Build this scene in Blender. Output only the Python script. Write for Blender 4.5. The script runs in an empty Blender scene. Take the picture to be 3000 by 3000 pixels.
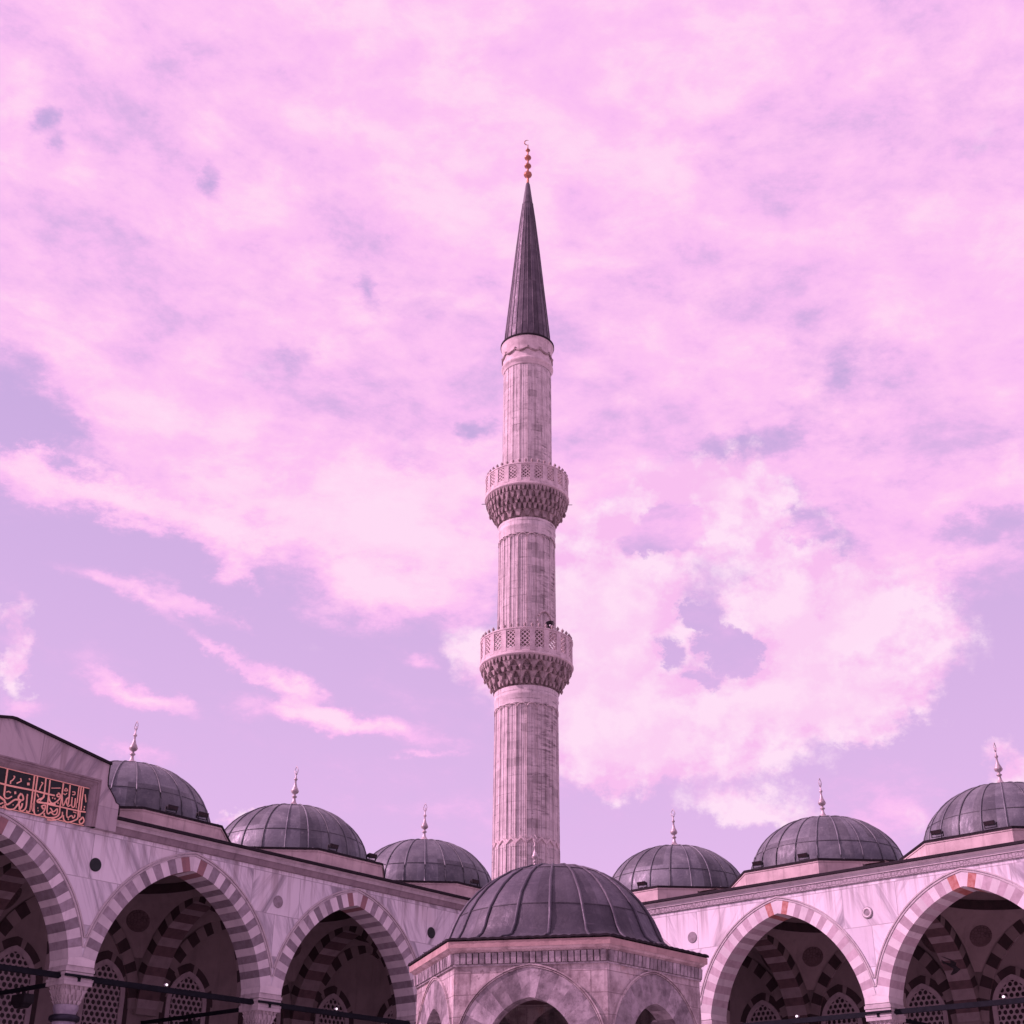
import bpy, bmesh, math, random
from mathutils import Vector, Matrix
R = math.radians
random.seed(7)
scene = bpy.context.scene
C = scene.collection
S = 6.6                      # width of one arcade bay in metres

# ------------------------------------------------------------------ camera, sky, sun, exposure
cam = bpy.data.cameras.new('camera'); camo = bpy.data.objects.new('camera', cam); C.objects.link(camo)
cam.sensor_width = 36.0; cam.sensor_fit = 'HORIZONTAL'; cam.lens = 4052.27/3000*36.0
cam.clip_start = 0.1; cam.clip_end = 6000
pit, rol = 0.47308, 0.00818
r0 = Vector((1,0,0)); u0 = Vector((0,-math.sin(pit),math.cos(pit))); f0 = Vector((0,math.cos(pit),math.sin(pit)))
rr = r0*math.cos(rol)+u0*math.sin(rol); uu = -r0*math.sin(rol)+u0*math.cos(rol)
m = Matrix((rr,uu,-f0)).transposed().to_4x4(); m.translation = Vector((0,0,1.6))
camo.matrix_world = m; scene.camera = camo
scene.render.resolution_x = 1024; scene.render.resolution_y = 1024
scene.view_settings.view_transform = 'Standard'; scene.view_settings.look = 'None'
scene.view_settings.exposure = 0.0; scene.view_settings.gamma = 1.0
scene.cycles.max_bounces = 6; scene.cycles.diffuse_bounces = 4

SUN_EL, SUN_AZ = R(36), R(-96)      # azimuth measured from +Y towards +X: the sun stands on the left
sd = Vector((math.sin(SUN_AZ)*math.cos(SUN_EL), math.cos(SUN_AZ)*math.cos(SUN_EL), math.sin(SUN_EL)))
sl = bpy.data.lights.new('sun', 'SUN'); sl.energy = 5.0; sl.angle = R(0.8); sl.color = (1.0, 0.54, 0.80)
so = bpy.data.objects.new('sun', sl); C.objects.link(so); so.rotation_euler = sd.to_track_quat('Z','Y').to_euler()

def srgb(r,g,b):
    f = lambda c: (c/255/12.92 if c/255 <= 0.04045 else ((c/255+0.055)/1.055)**2.4)
    return (f(r), f(g), f(b), 1)

class NT:
    def __init__(s, tree): s.t = tree; s.n = tree.nodes; s.l = tree.links
    def new(s, typ, **kw):
        n = s.n.new(typ)
        for k, v in kw.items(): setattr(n, k, v)
        return n
    def put(s, sock, v):
        if v is None: return
        if isinstance(v, bpy.types.NodeSocket): s.l.new(v, sock)
        else: sock.default_value = v
    def math(s, op, a, b=None, c=None, clamp=False):
        n = s.new('ShaderNodeMath', operation=op, use_clamp=clamp)
        s.put(n.inputs[0], a); s.put(n.inputs[1], b); s.put(n.inputs[2], c); return n.outputs[0]
    def vmath(s, op, a, b=None, c=None):
        n = s.new('ShaderNodeVectorMath', operation=op)
        s.put(n.inputs[0], a); s.put(n.inputs[1], b); s.put(n.inputs[2], c); return n.outputs[0]
    def mix(s, f, a, b, blend='MIX'):
        n = s.new('ShaderNodeMix', data_type='RGBA', blend_type=blend)
        s.put(n.inputs[0], f); s.put(n.inputs[6], a); s.put(n.inputs[7], b); return n.outputs[2]
    def ramp(s, f, stops, interp='LINEAR'):
        n = s.new('ShaderNodeValToRGB'); e = n.color_ramp.elements; n.color_ramp.interpolation = interp
        while len(e) < len(stops): e.new(0.5)
        for i, (p, c) in enumerate(stops):
            e[i].position = p; e[i].color = c if len(c) == 4 else (*c, 1)
        s.put(n.inputs[0], f); return n.outputs[0]
    def noise(s, vec, scale, detail=4, rough=0.55, dist=0.0):
        n = s.new('ShaderNodeTexNoise'); s.put(n.inputs['Vector'], vec)
        n.inputs['Scale'].default_value = scale; n.inputs['Detail'].default_value = detail
        n.inputs['Roughness'].default_value = rough; n.inputs['Distortion'].default_value = dist; return n.outputs[0], n.outputs[1]
    def mapping(s, vec, loc=(0,0,0), rot=(0,0,0), sc=(1,1,1), typ='POINT'):
        n = s.new('ShaderNodeMapping', vector_type=typ); s.put(n.inputs[0], vec)
        n.inputs[1].default_value = loc; n.inputs[2].default_value = rot; n.inputs[3].default_value = sc; return n.outputs[0]
    def xyz(s, v):
        n = s.new('ShaderNodeSeparateXYZ'); s.put(n.inputs[0], v); return n.outputs
    def comb(s, x, y, z):
        n = s.new('ShaderNodeCombineXYZ'); s.put(n.inputs[0], x); s.put(n.inputs[1], y); s.put(n.inputs[2], z); return n.outputs[0]
    def mrange(s, v, a, b, c=0.0, d=1.0, smooth=True):
        n = s.new('ShaderNodeMapRange'); n.interpolation_type = 'SMOOTHSTEP' if smooth else 'LINEAR'
        s.put(n.inputs[0], v); n.inputs[1].default_value = a; n.inputs[2].default_value = b
        n.inputs[3].default_value = c; n.inputs[4].default_value = d; return n.outputs[0]

# sky: Nishita daylight under a layer of broken pink cloud, laid out by compass bearing and elevation
W = bpy.data.worlds.new('World'); scene.world = W; W.use_nodes = True
w = NT(W.node_tree); w.n.clear()
tc = w.new('ShaderNodeTexCoord').outputs['Generated']
dx, dy, dz = w.xyz(tc)
az = w.math('DEGREES', w.math('ARCTAN2', dx, dy)); el = w.math('DEGREES', w.math('ARCSINE', dz))
pos0 = w.comb(az, el, 0.0)
st3 = w.mapping(tc, sc=(1,1,1.9))
n1f, n1c = w.noise(st3, 5.0, 5, 0.6)
n2f, n2c = w.noise(st3, 22.0, 6, 0.7)
warp = w.vmath('MULTIPLY_ADD', w.vmath('SUBTRACT', n1c, (0.5,0.5,0.5)), (7.0,4.0,0.0), pos0)
warp = w.vmath('MULTIPLY_ADD', w.vmath('SUBTRACT', n2c, (0.5,0.5,0.5)), (6.0,3.6,0.0), warp)
BLOBS = [(7.85,26.24,13.94,3.5,0,0.35),(-4.68,25.58,8.72,3.66,0,0.6),(-12.63,27.56,11.61,2.62,0,0.45),(-19.21,26.34,5.98,1.0,-6,0.8),(-11.43,14.28,1.23,0.53,0,0.7),(16.22,15.2,2.52,1.95,0,0.45),(-12.97,37.61,3.36,2.13,0,0.45),(8.59,37.2,4.28,1.9,0,0.2),(20.59,26.02,5.87,2.12,8,0.6),(18.76,23.54,4.6,1.6,5,0.6),(-3.83,23.92,5.08,2.11,0,0.55),(-9.36,25.88,7.67,1.67,-5,0.4),(13.0,26.88,4.54,2.48,0,0.3),(-0.19,44.25,15.09,6.45,0,0.3),(21.42,42.33,9.81,4.91,0,-0.08),(-23.01,29.38,3.22,2.73,0,-0.8),(-21.2,27.67,4.23,1.71,-8,-0.65),(14.96,31.68,2.65,3.12,0,-0.4),(13.3,26.85,1.51,2.34,30,-0.55),(21.08,24.74,2.74,0.92,8,-0.5),(-12.56,37.11,2.01,2.67,30,-0.25),(-4.05,28.85,2.89,0.85,0,-0.3),(17.45,19.35,6.8,3.98,0,-0.35),(-13.47,22.2,10.13,3.41,0,-0.3)]
CUMULUS = [(15.3,18.85,3.04,1.61,0,0.5),(17.16,22.35,3.08,1.48,0,0.4),(10.3,27.78,2.95,2.09,0,0.9),(7.6,27.24,3.6,2.1,0,0.7),(11.77,25.31,2.56,2.08,0,0.7),(4.66,23.96,3.99,3.23,0,0.9),(3.94,20.2,4.76,4.17,0,0.9),(13.3,22.69,3.34,1.92,0,0.8),(15.81,21.8,4.24,2.03,-8,0.8),(10.31,18.62,6.58,2.32,0,0.9),(6.6,16.7,5.45,1.77,0,0.7),(13.69,19.51,4.51,2.03,0,0.7),(11.95,20.86,2.46,3.01,0,0.7),(9.73,14.72,2.92,1.07,0,0.9),(20.33,15.4,1.4,1.15,0,0.8),(16.74,14.12,1.57,1.42,0,0.5),(-21.34,19.69,1.11,2.46,0,0.9),(-11.15,14.23,1.23,0.53,0,0.8),(-1.45,21.03,1.51,1.96,0,0.6),(7.73,24.14,7.61,4.89,0,0.3),(2.29,19.38,2.67,3.61,0,0.5),(5.2,17.96,5.1,2.2,0,0.4),(6.91,26.07,1.94,0.84,15,-1.3),(9.5,21.41,1.62,1.04,-25,-1.0),(8.42,22.99,1.13,0.7,0,-0.85),(6.81,21.1,0.89,1.25,20,-0.9),(8.38,20.08,0.88,0.55,0,-0.6),(12.88,25.78,0.9,1.24,30,-0.7)]
WISPS = [(-16.01,22.7,4.13,0.57,-13,1.0),(-13.51,22.54,2.9,0.55,-22,0.7),(-12.5,25.21,1.35,1.52,0,0.8),(-12.34,23.83,0.74,0.83,0,0.6),(-5.36,23.79,3.06,1.05,-6,0.8),(-15.74,18.85,2.34,0.45,-12,1.0),(-12.71,20.75,2.73,0.46,-26,1.0),(-9.69,19.66,2.76,0.63,-27,1.0),(-8.71,18.42,3.61,0.57,-8,0.9),(-6.37,18.11,3.78,0.66,-9,0.9),(-4.0,20.9,1.2,0.42,-12,0.6),(-3.84,17.03,1.59,0.19,4,0.6),(-15.13,16.49,1.76,0.4,-12,0.6),(-20.34,17.83,1.43,0.45,0,0.5),(-24.02,40.03,0.96,0.61,0,-0.6),(-23.11,39.38,0.62,0.5,0,-0.3),(-15.45,39.23,0.75,0.91,15,-0.5),(-7.57,35.86,0.76,1.09,15,-0.4),(-1.91,30.4,1.23,0.53,0,-0.7),(-10.41,33.21,0.98,0.82,0,-0.35),(14.52,24.39,1.61,1.23,20,-0.6),(10.92,29.49,2.51,0.83,8,-0.7),(15.48,32.03,1.87,0.81,50,-0.25)]
def blobs(cov, items, vec):
    for (ba, be, sx, sy, rot, wt) in items:
        k = 1.25 if wt > 0 else 1.1
        v = w.mapping(vec, loc=(ba,be,0), rot=(0,0,R(rot)), sc=(sx*k,sy*k,1), typ='TEXTURE')
        g = w.new('ShaderNodeTexGradient', gradient_type='SPHERICAL'); w.put(g.inputs[0], v)
        cov = w.math('MULTIPLY_ADD', g.outputs[1], wt*1.25, cov)
    return cov
n7f, n7c = w.noise(w.mapping(tc, sc=(1,1,1.6)), 24.0, 6, 0.65)
wp3 = w.vmath('MULTIPLY_ADD', w.vmath('SUBTRACT', n7c, (0.5,0.5,0.5)), (4.2,1.9,0.0), pos0)
# layer 1: high streaky sheet
cov = blobs(w.mrange(el, 24.3, 30.5, 0.10, 0.80), BLOBS, warp)
cov = blobs(cov, WISPS, wp3)
st4 = w.mapping(w.mapping(tc, rot=(0,R(-16),0)), sc=(1,1,2.6))
n3f, _ = w.noise(st4, 7.0, 8, 0.64, 0.35)
n4f, _ = w.noise(w.mapping(tc, sc=(1,1,1.7)), 34.0, 6, 0.7)
cov = w.math('ADD', cov, w.math('MULTIPLY', w.math('SUBTRACT', n3f, 0.5), 1.25))
n8f, _ = w.noise(w.mapping(tc, sc=(1,1,1.9)), 15.0, 6, 0.62, 0.25)
cov = w.math('ADD', cov, w.math('MULTIPLY', w.math('SUBTRACT', n8f, 0.5), 0.85))
cov = w.math('ADD', cov, w.math('MULTIPLY', w.math('SUBTRACT', n4f, 0.5), 0.65))
# layer 2: low billowing cumulus on the right
n6f, n6c = w.noise(w.mapping(tc, sc=(1,1,1.2)), 13.0, 8, 0.68)
wp2 = w.vmath('MULTIPLY_ADD', w.vmath('SUBTRACT', n6c, (0.5,0.5,0.5)), (7.0,5.5,0.0), pos0)
cum = blobs(0.0, CUMULUS, wp2)
sv = w.vmath('ADD', tc, (-0.010,0.0,0.012))
def billow(v):
    a, _ = w.noise(w.mapping(v, sc=(1,1,1.25)), 11.0, 7, 0.6)
    b, _ = w.noise(w.mapping(v, sc=(1,1,1.25)), 30.0, 5, 0.6)
    return w.math('MULTIPLY_ADD', b, 0.35, a)
b0, b1 = billow(tc), billow(sv)
cum = w.math('ADD', cum, w.math('MULTIPLY', w.math('SUBTRACT', b0, 0.675), 1.5))
shade = w.mrange(w.math('SUBTRACT', b0, b1), -0.07, 0.08, 0, 1, False)
blue = w.mix(w.mrange(el, 8, 34, smooth=False), srgb(233,188,236), srgb(199,170,222))
sky = w.new('ShaderNodeTexSky', sky_type='NISHITA', sun_disc=False, sun_elevation=SUN_EL, sun_rotation=SUN_AZ)
nish = w.mix(1.0, sky.outputs[0], (0.36,0.17,0.22,1), 'MULTIPLY')
blue = w.mix(0.12, blue, nish)
back = w.mrange(dy, 0.45, -0.25)      # unseen sky behind the camera and overhead, darkened to weaken ambient light
high = w.mrange(el, 50, 72)
back = w.math('MAXIMUM', back, high)
blue = w.mix(w.math('MULTIPLY', back, 0.6), blue, srgb(150,112,158))
tone = w.math('ADD', w.math('MULTIPLY_ADD', cov, 0.60, 0.05), w.math('MULTIPLY', w.math('SUBTRACT', n8f, 0.5), 0.8))
cloud = w.ramp(tone, [(0.22, srgb(234,183,236)), (0.42, srgb(250,190,243)), (0.60, srgb(254,197,243)), (0.78, srgb(255,211,243)), (1.0, srgb(255,219,245))])
vis = w.math('SUBTRACT', 1.0, w.math('MULTIPLY', back, 0.15))
mask = w.math('MULTIPLY', w.mrange(cov, 0.04, 0.88), vis)
fin = w.mix(mask, blue, cloud)
cc = w.mix(shade, srgb(249,192,240), srgb(255,224,247)); cc = w.mix(w.mrange(cum, 0.9, 1.5, 0, 0.55), cc, srgb(255,219,245))
fin = w.mix(w.math('MULTIPLY', w.mrange(cum, 0.22, 0.74), vis), fin, cc)
fin = w.vmath('SCALE', fin); fin.node.inputs['Scale'].default_value = 10.0
bg = w.new('ShaderNodeBackground'); w.put(bg.inputs[0], fin); bg.inputs[1].default_value = 0.1
wo = w.new('ShaderNodeOutputWorld'); w.l.new(bg.outputs[0], wo.inputs[0])
W.cycles.sampling_method = 'MANUAL'; W.cycles.sample_map_resolution = 256

# ------------------------------------------------------------------ materials
def mat(name, rough=0.7, metal=0.0):
    mm = bpy.data.materials.new(name); mm.use_nodes = True
    t = NT(mm.node_tree); b = mm.node_tree.nodes['Principled BSDF']
    b.inputs['Roughness'].default_value = rough; b.inputs['Metallic'].default_value = metal
    b.inputs['Specular IOR Level'].default_value = 0.3
    return mm, t, b
def objc(t): return t.new('ShaderNodeTexCoord').outputs['Object']
def bump(t, b, h, strength=0.4, dist=0.02):
    n = t.new('ShaderNodeBump'); n.inputs['Strength'].default_value = strength; n.inputs['Distance'].default_value = dist
    t.put(n.inputs['Height'], h); t.l.new(n.outputs[0], b.inputs['Normal'])
def gray(v): return (v,v,v,1)

def m_slabs(name, base=(0.77,0.775,0.785), dark=(0.28,0.275,0.30), bw=1.9, bh=1.25, amount=0.95, planar=True, mortar=0.012):
    """book-matched veined marble slabs"""
    mm, t, b = mat(name, 0.45); o = objc(t); x, y, z = t.xyz(o)
    p = t.comb(x, z, 0.0) if planar else o
    br = t.new('ShaderNodeTexBrick'); t.put(br.inputs['Vector'], p)
    br.inputs['Color1'].default_value = gray(0); br.inputs['Color2'].default_value = gray(1); br.inputs['Mortar'].default_value = gray(.5)
    br.inputs['Scale'].default_value = 1; br.inputs['Mortar Size'].default_value = mortar; br.inputs['Brick Width'].default_value = bw; br.inputs['Row Height'].default_value = bh
    br.inputs['Mortar Smooth'].default_value = 0.2; br.inputs['Bias'].default_value = 0
    rnd = br.outputs[0]
    off = t.vmath('SCALE', rnd); off.node.inputs['Scale'].default_value = 37.0
    q = t.vmath('ADD', p, off)
    va, _ = t.noise(t.mapping(t.mapping(q, rot=(0,0,R(-58))), sc=(0.22,1.9,1)), 1.0, 6, 0.62, 0.9)
    vb, _ = t.noise(t.mapping(t.mapping(q, rot=(0,0,R(62))), sc=(0.22,1.7,1)), 1.0, 6, 0.62, 0.9)
    sep = t.xyz(rnd)[0]
    v = t.mix(t.mrange(sep, 0.47, 0.53), va, vb)
    k = t.math('MULTIPLY', t.mrange(v, 0.46, 0.70), amount)
    soft, _ = t.noise(o, 0.55, 3, 0.5)
    col = t.mix(k, (*base,1), (*dark,1))
    tint = t.ramp(sep, [(0,(1,0.985,0.97,1)),(0.4,(0.88,0.86,0.87,1)),(0.7,(0.97,0.95,0.95,1)),(1,(0.74,0.72,0.75,1))])
    col = t.mix(0.8, col, tint, 'MULTIPLY')
    col = t.mix(t.mrange(soft, 0.52, 0.75, 0, 0.35), col, (0.52,0.44,0.40,1))
    st, _ = t.noise(t.mapping(o, sc=(5.0,5.0,0.35)), 1.0, 5, 0.65)
    drip, _ = t.noise(t.mapping(o, sc=(3.4,3.4,0.16)), 1.0, 5, 0.7)
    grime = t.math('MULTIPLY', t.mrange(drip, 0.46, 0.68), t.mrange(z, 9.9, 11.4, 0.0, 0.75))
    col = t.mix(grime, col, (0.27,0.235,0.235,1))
    col = t.mix(t.mrange(st, 0.56, 0.78, 0, 0.45), col, (0.24,0.21,0.215,1))
    col = t.mix(t.math('MULTIPLY', br.outputs[1], 0.6), col, (0.22,0.20,0.21,1))
    t.put(b.inputs['Base Color'], col)
    fn, _ = t.noise(o, 14, 4, 0.6)
    bump(t, b, fn, 0.12, 0.01); t.put(b.inputs['Roughness'], t.mrange(fn, 0.3, 0.7, 0.4, 0.65)); return mm

def m_stone(name, c1, c2, scale=3.0, rough=0.75, stain=0.3, pits=0.0, per_face=0.0, bstr=0.25):
    mm, t, b = mat(name, rough); o = objc(t)
    a, _ = t.noise(o, scale, 6, 0.62); s2, _ = t.noise(t.mapping(o, sc=(4,4,0.5)), 1.3, 5, 0.6)
    col = t.mix(t.mrange(a, 0.35, 0.68), (*c1,1), (*c2,1))
    col = t.mix(t.mrange(s2, 0.52, 0.76, 0, stain), col, (c1[0]*0.3,c1[1]*0.28,c1[2]*0.28,1))
    if per_face:
        at = t.new('ShaderNodeAttribute', attribute_name='tone'); f = at.outputs['Fac']
        col = t.mix(1.0, col, t.ramp(f, [(0,gray(1-per_face)),(1,gray(1.06))]), 'MULTIPLY')
    if pits:
        pv, _ = t.noise(o, 22, 3, 0.7); col = t.mix(t.mrange(pv, 0.60, 0.72, 0, pits), col, (0.12,0.09,0.09,1))
    t.put(b.inputs['Base Color'], col); f2, _ = t.noise(o, scale*6, 5, 0.65); bump(t, b, f2, bstr, 0.015); return mm

def m_ashlar_round(name, rad, off_z, c1, c2, bw=0.62, bh=0.42, dirt_shade=0.6):
    """dressed limestone courses wrapped round a vertical shaft"""
    mm, t, b = mat(name, 0.8); o = objc(t); x, y, z = t.xyz(o)
    ang = t.math('MULTIPLY', t.math('ARCTAN2', x, y), rad)
    p = t.comb(ang, z, 0.0)
    br = t.new('ShaderNodeTexBrick'); t.put(br.inputs['Vector'], p)
    br.inputs['Color1'].default_value = gray(0); br.inputs['Color2'].default_value = gray(1); br.inputs['Mortar'].default_value = gray(.5)
    br.inputs['Scale'].default_value = 1; br.inputs['Mortar Size'].default_value = 0.012; br.inputs['Brick Width'].default_value = bw; br.inputs['Row Height'].default_value = bh
    sep = t.xyz(br.outputs[0])[0]
    a, _ = t.noise(p, 2.2, 6, 0.65)
    col = t.mix(t.mrange(a, 0.3, 0.7), (*c1,1), (*c2,1))
    col = t.mix(1.0, col, t.ramp(sep, [(0,gray(0.94)),(0.85,gray(1.03)),(0.93,gray(0.8)),(1,gray(0.66))]), 'MULTIPLY')
    big, _ = t.noise(t.mapping(p, sc=(0.9,0.22,1)), 0.9, 5, 0.65)
    ver, _ = t.noise(t.mapping(p, sc=(6,0.3,1)), 1.4, 5, 0.6)
    hor, _ = t.noise(t.mapping(p, sc=(0.8,4.5,1)), 1.6, 5, 0.7)
    side = t.mrange(x, -0.9, 1.3, 0.25, 1.0)  # dirt grows towards +x, away from the sun: shade painted into the stain
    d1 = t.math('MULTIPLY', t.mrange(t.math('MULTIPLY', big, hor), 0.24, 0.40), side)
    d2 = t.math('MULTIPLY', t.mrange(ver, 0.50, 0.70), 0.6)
    dd = t.math('MULTIPLY', t.math('MAXIMUM', d1, d2), dirt_shade)
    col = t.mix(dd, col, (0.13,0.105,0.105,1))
    col = t.mix(t.math('MULTIPLY', br.outputs[1], t.mrange(hor, 0.46, 0.66, 0.0, 0.9)), col, (0.10,0.08,0.08,1))
    t.put(b.inputs['Base Color'], col)
    hh = t.math('SUBTRACT', a, br.outputs[1]); bump(t, b, hh, 0.35, 0.02); return mm

def m_lead(name, c=(0.180,0.195,0.203), patch=1.0):
    mm, t, b = mat(name, 0.55, 0.25); o = objc(t)
    a, _ = t.noise(o, 1.3, 6, 0.65, 0.4); s1, _ = t.noise(t.mapping(o, sc=(3.5,3.5,0.9)), 2.2, 6, 0.7); fine, _ = t.noise(o, 9, 5, 0.7)
    col = t.mix(t.mrange(a, 0.38, 0.66), (c[0]*0.62,c[1]*0.62,c[2]*0.66,1), (*c,1))
    col = t.mix(t.mrange(s1, 0.55, 0.75, 0, 0.55*patch), col, (c[0]*1.75,c[1]*1.7,c[2]*1.66,1))
    hz, _ = t.noise(t.mapping(o, rot=(R(6),R(4),0), sc=(1.2,1.2,16)), 1.3, 5, 0.65)
    col = t.mix(t.mrange(hz, 0.60, 0.76, 0, 0.5*patch), col, (c[0]*2.0,c[1]*1.85,c[2]*1.85,1))
    col = t.mix(t.mrange(fine, 0.56, 0.72, 0, 0.35), col, (c[0]*0.4,c[1]*0.38,c[2]*0.42,1))
    at = t.new('ShaderNodeAttribute', attribute_name='tone'); col = t.mix(1.0, col, t.ramp(at.outputs['Fac'], [(0,gray(0.66)),(0.5,gray(0.97)),(1,gray(1.22))]), 'MULTIPLY')
    t.put(b.inputs['Base Color'], col); t.put(b.inputs['Roughness'], t.mrange(s1, 0.3, 0.7, 0.42, 0.7)); dent, _ = t.noise(o, 2.6, 4, 0.6); hh = t.math('MULTIPLY_ADD', dent, 3.0, fine); bump(t, b, hh, 0.35, 0.02); return mm

def m_plain(name, c, rough=0.6, metal=0.0, var=0.25, scale=6):
    mm, t, b = mat(name, rough, metal); o = objc(t); a, _ = t.noise(o, scale, 5, 0.6)
    t.put(b.inputs['Base Color'], t.mix(t.mrange(a, 0.3, 0.7), tuple(v*(1-var) for v in c)+(1,), tuple(min(1,v*(1+var*0.6)) for v in c)+(1,)))
    bump(t, b, a, 0.1, 0.01); return mm

def m_carved(name, c1, c2, flat=True):
    """low-relief carved band: interlaced scrollwork"""
    mm, t, b = mat(name, 0.75); o = objc(t); x, y, z = t.xyz(o); p = t.comb(x, z, 0) if flat else t.comb(x, y, 0)
    v = t.new('ShaderNodeTexVoronoi', feature='DISTANCE_TO_EDGE'); t.put(v.inputs['Vector'], p); v.inputs['Scale'].default_value = 9; v.inputs['Randomness'].default_value = 0.55
    e = t.mrange(v.outputs[0], 0.02, 0.16); n, _ = t.noise(o, 1.1, 4, 0.6)
    col = t.mix(e, (*c2,1), (*c1,1)); col = t.mix(t.mrange(n, 0.4, 0.65, 0, 0.6), col, (*c1,1))
    t.put(b.inputs['Base Color'], col); bump(t, b, e, 0.5, 0.02); return mm

def m_paving():
    mm, t, b = mat('courtyard_paving', 0.6); o = objc(t)
    br = t.new('ShaderNodeTexBrick'); t.put(br.inputs['Vector'], o); br.inputs['Scale'].default_value = 1
    br.inputs['Brick Width'].default_value = 1.4; br.inputs['Row Height'].default_value = 0.8; br.inputs['Mortar Size'].default_value = 0.01
    br.inputs['Color1'].default_value = (0.54,0.515,0.50,1); br.inputs['Color2'].default_value = (0.46,0.44,0.435,1); br.inputs['Mortar'].default_value = (0.08,0.08,0.08,1)
    a, _ = t.noise(o, 0.8, 6, 0.6); t.put(b.inputs['Base Color'], t.mix(t.mrange(a, 0.4, 0.7, 0, 0.5), br.outputs[0], (0.24,0.225,0.22,1))); bump(t, b, a, 0.2, 0.02); return mm

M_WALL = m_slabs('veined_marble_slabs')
M_WHITE = m_stone('white_marble_voussoir', (0.72,0.69,0.68), (0.62,0.59,0.59), 2.0, 0.5, 0.25, per_face=0.22)
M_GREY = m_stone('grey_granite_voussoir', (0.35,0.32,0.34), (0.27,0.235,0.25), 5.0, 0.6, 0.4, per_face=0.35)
M_GREY_SUN = m_stone('sunlit_granite_voussoir', (0.53,0.45,0.475), (0.44,0.365,0.385), 5.0, 0.6, 0.35, per_face=0.28)  # lighter copy of the grey for the right arcade: sunlight put into the colour
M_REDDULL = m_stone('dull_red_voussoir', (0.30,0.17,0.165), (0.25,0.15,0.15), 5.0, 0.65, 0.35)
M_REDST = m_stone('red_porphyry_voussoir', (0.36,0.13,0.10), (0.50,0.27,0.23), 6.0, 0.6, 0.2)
M_TRIM = m_stone('moulded_marble_trim', (0.55,0.51,0.50), (0.42,0.385,0.385), 2.5, 0.65, 0.45)
M_LIGHT = m_stone('clean_marble_trim', (0.72,0.69,0.67), (0.62,0.59,0.58), 2.5, 0.55, 0.3)
M_FRIEZE = m_carved('carved_scroll_band', (0.44,0.41,0.42), (0.25,0.225,0.235))
M_BROWN = m_stone('weathered_brown_trim', (0.30,0.255,0.26), (0.23,0.19,0.20), 3.0, 0.8, 0.5)
M_DRUM = m_stone('plastered_drum', (0.66,0.56,0.52), (0.50,0.41,0.39), 1.6, 0.85, 0.45)
M_LEAD = m_lead('weathered_lead')
M_LEADK = m_lead('dark_lead', (0.135,0.12,0.135), 0.6)
M_EDGE = m_plain('tarnished_lead_edge', (0.022,0.018,0.022), 0.8, 0.0); M_EDGE.node_tree.nodes['Principled BSDF'].inputs['Specular IOR Level'].default_value = 0.15
M_PLASTER = m_stone('old_shaded_plaster', (0.24,0.20,0.19), (0.19,0.155,0.15), 0.9, 0.9, 0.25)  # pale plaster toned down: the gallery's deep shade put into the base colour
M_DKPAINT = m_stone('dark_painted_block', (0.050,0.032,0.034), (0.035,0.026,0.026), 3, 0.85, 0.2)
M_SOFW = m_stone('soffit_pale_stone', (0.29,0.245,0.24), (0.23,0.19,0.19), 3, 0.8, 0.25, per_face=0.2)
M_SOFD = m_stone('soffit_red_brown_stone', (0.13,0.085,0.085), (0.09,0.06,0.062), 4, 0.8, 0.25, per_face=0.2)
M_GRILLE = m_stone('pierced_plaster_grille', (0.38,0.325,0.325), (0.31,0.265,0.27), 3, 0.8, 0.2)
M_DARK = m_plain('unlit_window_glass', (0.022,0.014,0.016), 0.35)
M_IRON = m_plain('painted_iron', (0.010,0.012,0.016), 0.85, 0.0); M_IRON.node_tree.nodes['Principled BSDF'].inputs['Specular IOR Level'].default_value = 0.12
M_BRONZE = m_plain('dark_bronze_collar', (0.035,0.035,0.05), 0.45, 0.6)
M_COLUMN = m_stone('grey_veined_column', (0.42,0.40,0.44), (0.20,0.19,0.24), 2.2, 0.35, 0.2)
M_CARVCAP = m_stone('stalactite_capital_marble', (0.54,0.50,0.49), (0.40,0.36,0.36), 5, 0.6, 0.4)
M_GOLD = m_plain('gilded_copper', (0.40,0.18,0.11), 0.42, 0.45, 0.3, 3)
M_LETTER = m_plain('gilt_lettering', (0.92,0.52,0.36), 0.5, 0.0, 0.15, 3)
M_PANEL = m_plain('dark_green_inscription_ground', (0.012,0.020,0.018), 0.4)
M_ALEM = m_plain('pale_metal_finial', (0.50,0.45,0.44), 0.45, 0.35, 0.35, 5)
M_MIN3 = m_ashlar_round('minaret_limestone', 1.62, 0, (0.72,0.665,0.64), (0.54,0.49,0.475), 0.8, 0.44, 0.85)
M_MINTOP = m_stone('minaret_dressed_stone', (0.68,0.60,0.575), (0.50,0.43,0.42), 2.2, 0.8, 0.4)
M_MUQ = m_stone('weathered_stalactite_stone', (0.44,0.375,0.355), (0.20,0.16,0.155), 2.6, 0.85, 0.6)
M_KIOSK = m_stone('weathered_fountain_marble', (0.60,0.50,0.475), (0.36,0.275,0.265), 3.2, 0.75, 0.7, pits=0.55, bstr=0.5)
M_KVOUS = m_stone('fountain_voussoir_marble', (0.46,0.42,0.43), (0.22,0.195,0.205), 5.5, 0.7, 0.55, pits=0.6, per_face=0.45, bstr=0.5)
M_KVOUS2 = m_stone('fountain_voussoir_grey', (0.35,0.315,0.33), (0.165,0.145,0.155), 6.5, 0.7, 0.5, pits=0.7, per_face=0.35, bstr=0.6)
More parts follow.
